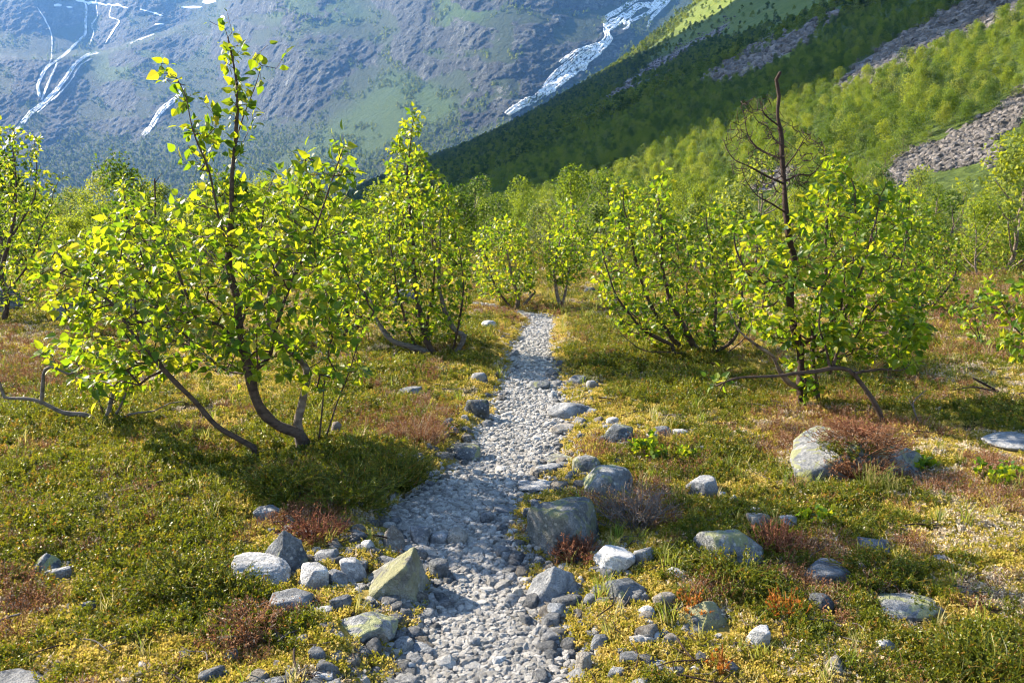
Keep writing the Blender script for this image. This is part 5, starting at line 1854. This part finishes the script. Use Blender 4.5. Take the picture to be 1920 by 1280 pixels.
def sprig(rng, n_shoots, n_leaf, leaf_l, leaf_w, spread, lean=.6, mat=None, stem=.012, curl=.2, stem_tint=.0, hgt=1.0):
    """A little plant: shoots rising from one point, set with small leaves."""
    mb = MB()
    for s in range(n_shoots):
        a = rng.uniform(0, 6.28)
        b0 = np.array([math.cos(a), math.sin(a), 0]) * rng.uniform(0, spread)
        L = rng.uniform(.6, 1.0) * hgt
        tip = b0 + np.array([math.cos(a) * lean * rng.uniform(.2, 1), math.sin(a) * lean * rng.uniform(.2, 1), 1.0]) * L
        mid = (b0 + tip) / 2 + rng.normal(size=3) * .07
        P = smooth_path([b0, mid, tip], L / 4)
        if stem:
            mb.tube(P, np.linspace(stem, stem * .5, len(P)), 3, stem_tint)
        tn = rng.uniform(0, .25)
        for j in range(n_leaf):
            f = .15 + .85 * (j + rng.random()) / n_leaf
            k_ = f * (len(P) - 1)
            i0 = min(int(k_), len(P) - 2)
            p = P[i0] + (P[i0 + 1] - P[i0]) * (k_ - i0)
            ax = unit(P[i0 + 1] - P[i0])
            d = unit(unit(rng.normal(size=3)) + ax * .55)
            w = unit(np.cross(d, rng.normal(size=3))) * leaf_w
            l_ = leaf_l * rng.uniform(.7, 1.2)
            mb.add(np.array([p - w * .4, p + d * l_ * .5 - w, p + d * l_, p + d * l_ * .5 + w]), [(0, 1, 2, 3)], None, tn + .12 * f)
    return mb.mesh('sprig', mat, False)


CROW = [sprig(rgc, 7, 15, .20, .045, .35, .55, MAT['crowberry']) for _ in range(6)]
MOSSP = [sprig(rgc, 14, 5, .34, .09, .75, .5, MAT['moss'], 0, hgt=.75) for _ in range(5)]
HEAP_ = [sprig(rgc, 9, 6, .15, .03, .30, .8, MAT['heather'], .016) for _ in range(5)]
LICP = [sprig(rgc, 15, 5, .30, .08, .75, .8, MAT['lichen'], .03, hgt=.6) for _ in range(4)]
GRSP = []
for i in range(4):
    mb = MB()
    for j in range(9):
        a = rgc.uniform(0, 6.28)
        L = rgc.uniform(.5, 1)
        b0 = rgc.normal(size=3) * .08 * np.array([1, 1, 0])
        c1 = b0 + np.array([math.cos(a) * .12, math.sin(a) * .12, .55]) * L
        c2 = b0 + np.array([math.cos(a) * .42, math.sin(a) * .42, .95]) * L
        w = np.array([-math.sin(a), math.cos(a), 0]) * .022
        mb.add(np.array([b0 - w, b0 + w, c1 + w * .8, c1 - w * .8, c2]), [(0, 1, 2, 3)], [(3, 2, 4)], rgc.uniform(0, .3))
    GRSP.append(mb.mesh('blade', MAT['grass'], False))


def cover_points(n, rmin, rmax, field, thr, sharp):
    r = np.exp(rgc.uniform(math.log(rmin), math.log(rmax), n))
    a = rgc.uniform(-.70, .70, n)
    x, y = r * np.sin(a), r * np.cos(a)
    C = cover(x, y)
    v = field(C)
    k_ = rgc.random(n) < sstep(thr - sharp, thr + sharp, v)
    d = C[4]
    k_ &= (d > .04 + .10 * rgc.random(n)) | (y > PATH_END + 2)
    k_ &= hill(x, y) < 2.5
    x, y, r, v = x[k_], y[k_], r[k_], v[k_]
    ok = np.ones(len(x), bool)
    for bx, by, w, dy, h in FOOT_PRINTS:
        e = ((x - bx) / (.52 * w)) ** 2 + ((y - by + .18 * dy) / (.72 * dy)) ** 2
        ok &= ~((e < 1) & (rgc.random(len(x)) < .93))
    return x[ok], y[ok], r[ok], v[ok]


def lay(name, protos, pts, s, label, tilt=.18, lift=0.0):
    x, y, r, v = pts
    z = H(x, y) + lift
    n = len(x)
    rot = np.stack([rgc.normal(0, tilt, n), rgc.normal(0, tilt, n), rgc.uniform(0, 6.28, n)], -1)
    scatter(name, protos, np.stack([x, y, z], -1), rot, s, rgc.integers(0, len(protos), n), label)


far = lambda r: 1 + np.clip(r - 3, 0, 40) / 11
p_ = cover_points(95000, 1.9, 45, lambda C: C[0], .47, .14)
lay('crowberry', CROW, p_, (.026 + .034 * rgc.random(len(p_[0])) + .035 * np.clip(p_[3] - .65, 0, .8)) * far(p_[2]), 'low green crowberry mat on the heath')
p_ = cover_points(85000, 1.9, 40, lambda C: C[1], .42, .16)
lay('moss', MOSSP, p_, (.018 + .022 * rgc.random(len(p_[0]))) * far(p_[2]), 'yellow moss carpet between the plants')
p_ = cover_points(52000, 1.9, 45, lambda C: C[2], .40, .16)
lay('heather', HEAP_, p_, (.035 + .045 * rgc.random(len(p_[0]))) * far(p_[2]), 'brown dry heather scattered over the heath')
p_ = cover_points(52000, 1.9, 40, lambda C: C[3], .38, .16)
lay('reindeer_lichen', LICP, p_, (.022 + .024 * rgc.random(len(p_[0]))) * far(p_[2]), 'pale tan reindeer lichen in patches on the heath')
p_ = cover_points(8000, 1.9, 30, lambda C: C[0] * 0 + .2 + .6 * np.abs(fbm2(C[5][0] * .02, C[5][1] * .02, 3, 171)), .45, .12)
lay('grass', GRSP, p_, (.06 + .07 * rgc.random(len(p_[0]))) * far(p_[2]), 'thin grass blades growing through the moss', .1)


STK = []
for i in range(5):
    mb = MB()
    P = np.array([(-.5, 0, .02), (-.2, .05 * rgc.normal(), .05), (.15, .08 * rgc.normal(), .04), (.5, .1 * rgc.normal(), .06)])
    mb.tube(smooth_path(P, .15), np.linspace(.022, .009, len(smooth_path(P, .15))), 4)
    e = np.array([.35, .28 * rgc.choice((-1, 1)), .12])
    mb.tube(np.array([P[2], (P[2] + e) / 2 + .02, e]), np.array([.012, .01, .006]), 3)
    STK.append(mb.mesh('stick', MAT['greywood'] if i % 2 else MAT['deadwood']))
p_ = cover_points(1500, 1.9, 14, lambda C: C[0] * 0 + 1, .5, .1)
lay('fallen_twigs', STK, p_, (.06 + .14 * rgc.random(len(p_[0])) ** 2) * far(p_[2]), 'small dead twigs lying scattered on the heath', .12, .022)


# ------------------------------------------------------------------ single plants, stumps and branches
def bush(name, label, px, py, w, h, n, mat, seed, leafs=0, leaf_l=.012, cat='shrub', stem=.0028, lean=1.2, stem_mat=None, broad=False, on=None):
    rng = np.random.default_rng(seed)
    B = gp(px, py)
    if on is not None:
        B = np.array([B_BOULDER[0] + on[0] * BW, B_BOULDER[1] + on[1] * BD, B_BOULDER[2] + on[2] * BH])
    dep = project(B)[2]
    w_, h_ = w / FPX * dep, h / FPX * dep
    root = add(name, None, loc=B, label=label, cat=cat)
    mb, lb = MB(), MB()
    for i in range(n):
        a = rng.uniform(0, 6.28)
        b0 = np.array([math.cos(a), math.sin(a), 0]) * rng.uniform(0, .18) * w_
        q = rng.uniform(.3, 1)
        tip = b0 + np.array([math.cos(a) * q * w_ * .42 * lean, math.sin(a) * q * w_ * .42 * lean, h_ * rng.uniform(.5, 1.05) * (1.15 - .55 * q)])
        mid = b0 * .5 + tip * .5 + rng.normal(size=3) * .06 * w_
        P = smooth_path([b0 - np.array([0, 0, .02]), mid, tip], np.linalg.norm(tip - b0) / 5)
        mb.tube(P, np.linspace(stem, stem * .4, len(P)), 3, rng.uniform(0, .8))
        for k_ in range(3):
            f = rng.uniform(.4, .9)
            p = P[int(f * (len(P) - 1))]
            e = p + unit(rng.normal(size=3) + np.array([0, 0, .6]) + unit(tip - b0)) * h_ * rng.uniform(.15, .35)
            mb.tube(np.array([p, (p + e) / 2 + rng.normal(size=3) * .01 * h_, e]), np.array([.6, .45, .25]) * stem, 3, rng.uniform(0, .8))
            for m in range(leafs):
                q_ = p + (e - p) * rng.uniform(.1, 1)
                d = unit(rng.normal(size=3) + np.array([0, 0, .4]))
                wv = unit(np.cross(d, rng.normal(size=3))) * leaf_l * (.42 if broad else .22)
                lb.add(np.array([q_, q_ + d * leaf_l * .5 - wv, q_ + d * leaf_l, q_ + d * leaf_l * .5 + wv]), [(0, 1, 2, 3)], None, rng.uniform(0, 1))
    add('stems', mb.mesh('stems', stem_mat or mat, False), root)
    if leafs:
        add('foliage', lb.mesh('foliage', mat, False), root, kind='stuff')
    return root


bush('heather_bush', 'rusty red dry heather tuft above the dark pointed boulder', 592, 1010, 130, 62, 90, MAT['rust'], 1, 3)
bush('heather_bush', 'large grey and brown dead heather bush right of the largest boulder', 1190, 985, 180, 85, 120, MAT['heather'], 2, 2, stem_mat=MAT['greywood'])
bush('heather_bush', 'dark red heather tuft in front of the largest boulder', 1085, 1050, 90, 50, 70, MAT['rust'], 3, 4)
bush('heather_bush', 'brown heather growing over the top of the large boulder on the right', 1590, 862, 170, 50, 200, MAT['heather'], 4, 5, on=(.02, -.18, .52))
bush('heather_bush', 'rust tinted heather clump hanging over the right boulder shoulder', 1560, 880, 150, 50, 150, MAT['heather'], 41, 5, on=(-.05, -.40, .12))
bush('heather_bush', 'red brown heather tuft on the crest of the large right boulder', 1590, 800, 110, 26, 80, MAT['rust'], 42, 3, on=(.04, .05, .70))
bush('crowberry_bush', 'green crowberry tuft nestling in the heather on the large right boulder', 1545, 858, 100, 45, 80, MAT['crowberry'], 43, 9, on=(-.12, -.28, .36))
bush('heather_bush', 'reddish heather tuft right of the dome shaped lichen boulder', 1450, 1040, 110, 75, 80, MAT['rust'], 5, 3)
bush('heather_bush', 'brown heather tuft on the bank left of the path', 790, 830, 120, 60, 80, MAT['heather'], 6, 4)
bush('heather_bush', 'brown dry heather tuft between the rounded boulder and the lower edge', 470, 1190, 150, 60, 90, MAT['heather'], 7, 4)
bush('crowberry_bush', 'thick green crowberry bush before the foot of the large birch', 660, 945, 190, 75, 150, MAT['crowberry'], 8, 9)
bush('crowberry_bush', 'dark green crowberry bush on the bank left of the path', 740, 905, 170, 85, 150, MAT['crowberry'], 9, 9)
bush('crowberry_bush', 'crowberry bush under the leaning branch of the large birch', 540, 920, 180, 65, 130, MAT['crowberry'], 10, 9)
bush('crowberry_bush', 'bright green crowberry bush in the lower right corner', 1840, 1275, 200, 90, 140, MAT['crowberry'], 11, 10)
bush('crowberry_bush', 'green crowberry bush in front of the dome shaped lichen boulder', 1370, 1095, 180, 60, 120, MAT['crowberry'], 12, 9)
bush('crowberry_bush', 'green crowberry clump left of the white boulder', 345, 1110, 170, 80, 120, MAT['crowberry'], 14, 9)
bush('crowberry_bush', 'green crowberry clump above the long flat rock on the right', 1650, 1085, 180, 60, 110, MAT['crowberry'], 15, 9)
bush('crowberry_bush', 'green crowberry clump at the foot of the white boulder', 430, 1130, 150, 70, 110, MAT['crowberry'], 16, 9)
bush('orange_plant', 'little plant with orange leaves below the dome shaped boulder', 1300, 1150, 75, 45, 16, MAT['orange_leaf'], 17, 2, .013, cat='plant', broad=True)
bush('orange_plant', 'orange leaved plant standing in crowberry left of the long flat rock', 1475, 1160, 70, 75, 16, MAT['orange_leaf'], 18, 2, .013, cat='plant', broad=True)
bush('orange_plant', 'orange leaved sprig near the lower edge right of the path', 1345, 1262, 60, 55, 12, MAT['orange_leaf'], 19, 2, .013, cat='plant', broad=True)
bush('bilberry_plant', 'bright yellow green leafy sprig on the heath right of the path', 1215, 862, 60, 60, 14, MAT['leaf'], 20, 4, .035, cat='plant', broad=True)
bush('bilberry_plant', 'fresh green leafy seedling right of the heather boulder', 1722, 885, 60, 40, 10, MAT['leaf'], 22, 4, .045, cat='plant', broad=True)
bush('bilberry_plant', 'light green leafy stems in the tan lichen on the right', 1530, 985, 70, 45, 14, MAT['leaf'], 24, 4, .03, cat='plant', broad=True)
bush('bilberry_plant', 'light green leafy stems in red heath near the right edge', 1860, 905, 90, 50, 16, MAT['leaf'], 25, 4, .03, cat='plant', broad=True)
bush('bilberry_plant', 'bright bilberry leaves beside the stones right of the path', 1290, 870, 70, 35, 14, MAT['leaf'], 26, 4, .03, cat='plant', broad=True)
bush('grass_tuft', 'wispy grass tuft growing in front of the heather boulder', 1650, 925, 120, 65, 60, MAT['grass'], 28, 0, cat='grass tuft', lean=.6, stem=.0022)


def bare(name, label, base, pieces, mat, cat='branch', sides=7):
    B = gp(*base)
    root = add(name, None, loc=B, label=label, cat=cat)
    for nm, ra, rb, pts in pieces:
        P = []
        for (px, py, d) in pts:
            dr = ray(px, py)
            P.append(dr * ((B[1] + d) / dr[1]) + np.array([0, 0, CAMH]))
        P = smooth_path(np.array(P), .04)
        if nm == 'stub' or pts[0][1] >= base[1]:
            P[0, 2] = min(P[0, 2], float(H(P[0, 0], P[0, 1])) - .03)
        mb = MB()
        mb.tube(P - B, np.linspace(ra, rb, len(P)), sides)
        add(nm, mb.mesh(nm, mat), root)
    return root


bare('tree_stump', 'short sawn stump right of the large birch', (630, 822), [('stub', .032, .030, [(626, 828, 0), (629, 808, 0), (632, 794, 0)])], MAT['greywood'], 'stump', 10)
bare('fallen_branch', 'black bare branch lying on the heath at the right edge', (1880, 745), [('limb', .016, .008, [(1990, 700, 0), (1940, 732, 0), (1890, 740, 0), (1850, 722, .02), (1824, 708, .05)]), ('twig', .008, .003, [(1868, 734, .0), (1830, 726, -.05), (1800, 728, -.1), (1786, 732, -.12)])], MAT['deadwood'])
bare('fallen_branch', 'thin grey stick lying at the foot of the large birch', (545, 860), [('limb', .010, .004, [(560, 838, -.05), (545, 862, -.15), (520, 880, -.3), (505, 892, -.4)])], MAT['greywood'])
bare('dead_sapling', 'thin dead black stem sticking up behind the large birch', (290, 560), [('stem', .025, .014, [(290, 566, 0), (289, 480, 0), (291, 400, 0), (290, 335, 0)]), ('twig', .008, .004, [(290, 345, 0), (298, 332, 0), (304, 325, 0)])], MAT['deadwood'], 'dead tree')
bare('fallen_branch', 'grey fork of a twig in the heath right of the dead topped birch', (1722, 800), [('limb', .009, .003, [(1728, 806, 0), (1718, 780, 0), (1712, 755, 0), (1735, 732, 0)]), ('twig', .005, .002, [(1716, 770, 0), (1700, 742, 0)])], MAT['greywood'])

# ------------------------------------------------------------------ air between here and the mountains
HZ = Mat('haze_air')
pv = HZ.n('VolumePrincipled')
pv.inputs['Color'].default_value = (.20, .47, 1.0, 1)
pv.inputs['Density'].default_value = .000062
pv.inputs['Anisotropy'].default_value = .15
HZ.L(pv.outputs[0], HZ.out.inputs['Volume'])
hb0, hb1 = np.array([-8000, -300, -100.]), np.array([7800, 9200, 2560.])
hv = np.array([(x, y, z) for z in (hb0[2], hb1[2]) for y in (hb0[1], hb1[1]) for x in (hb0[0], hb1[0])])
hf = np.array([(0, 2, 3, 1), (4, 5, 7, 6), (0, 1, 5, 4), (2, 6, 7, 3), (0, 4, 6, 2), (1, 3, 7, 5)])
add('haze', new_mesh('haze', hv, hf, False, None, HZ.m), label='thin blue haze filling the valley air', kind='stuff')
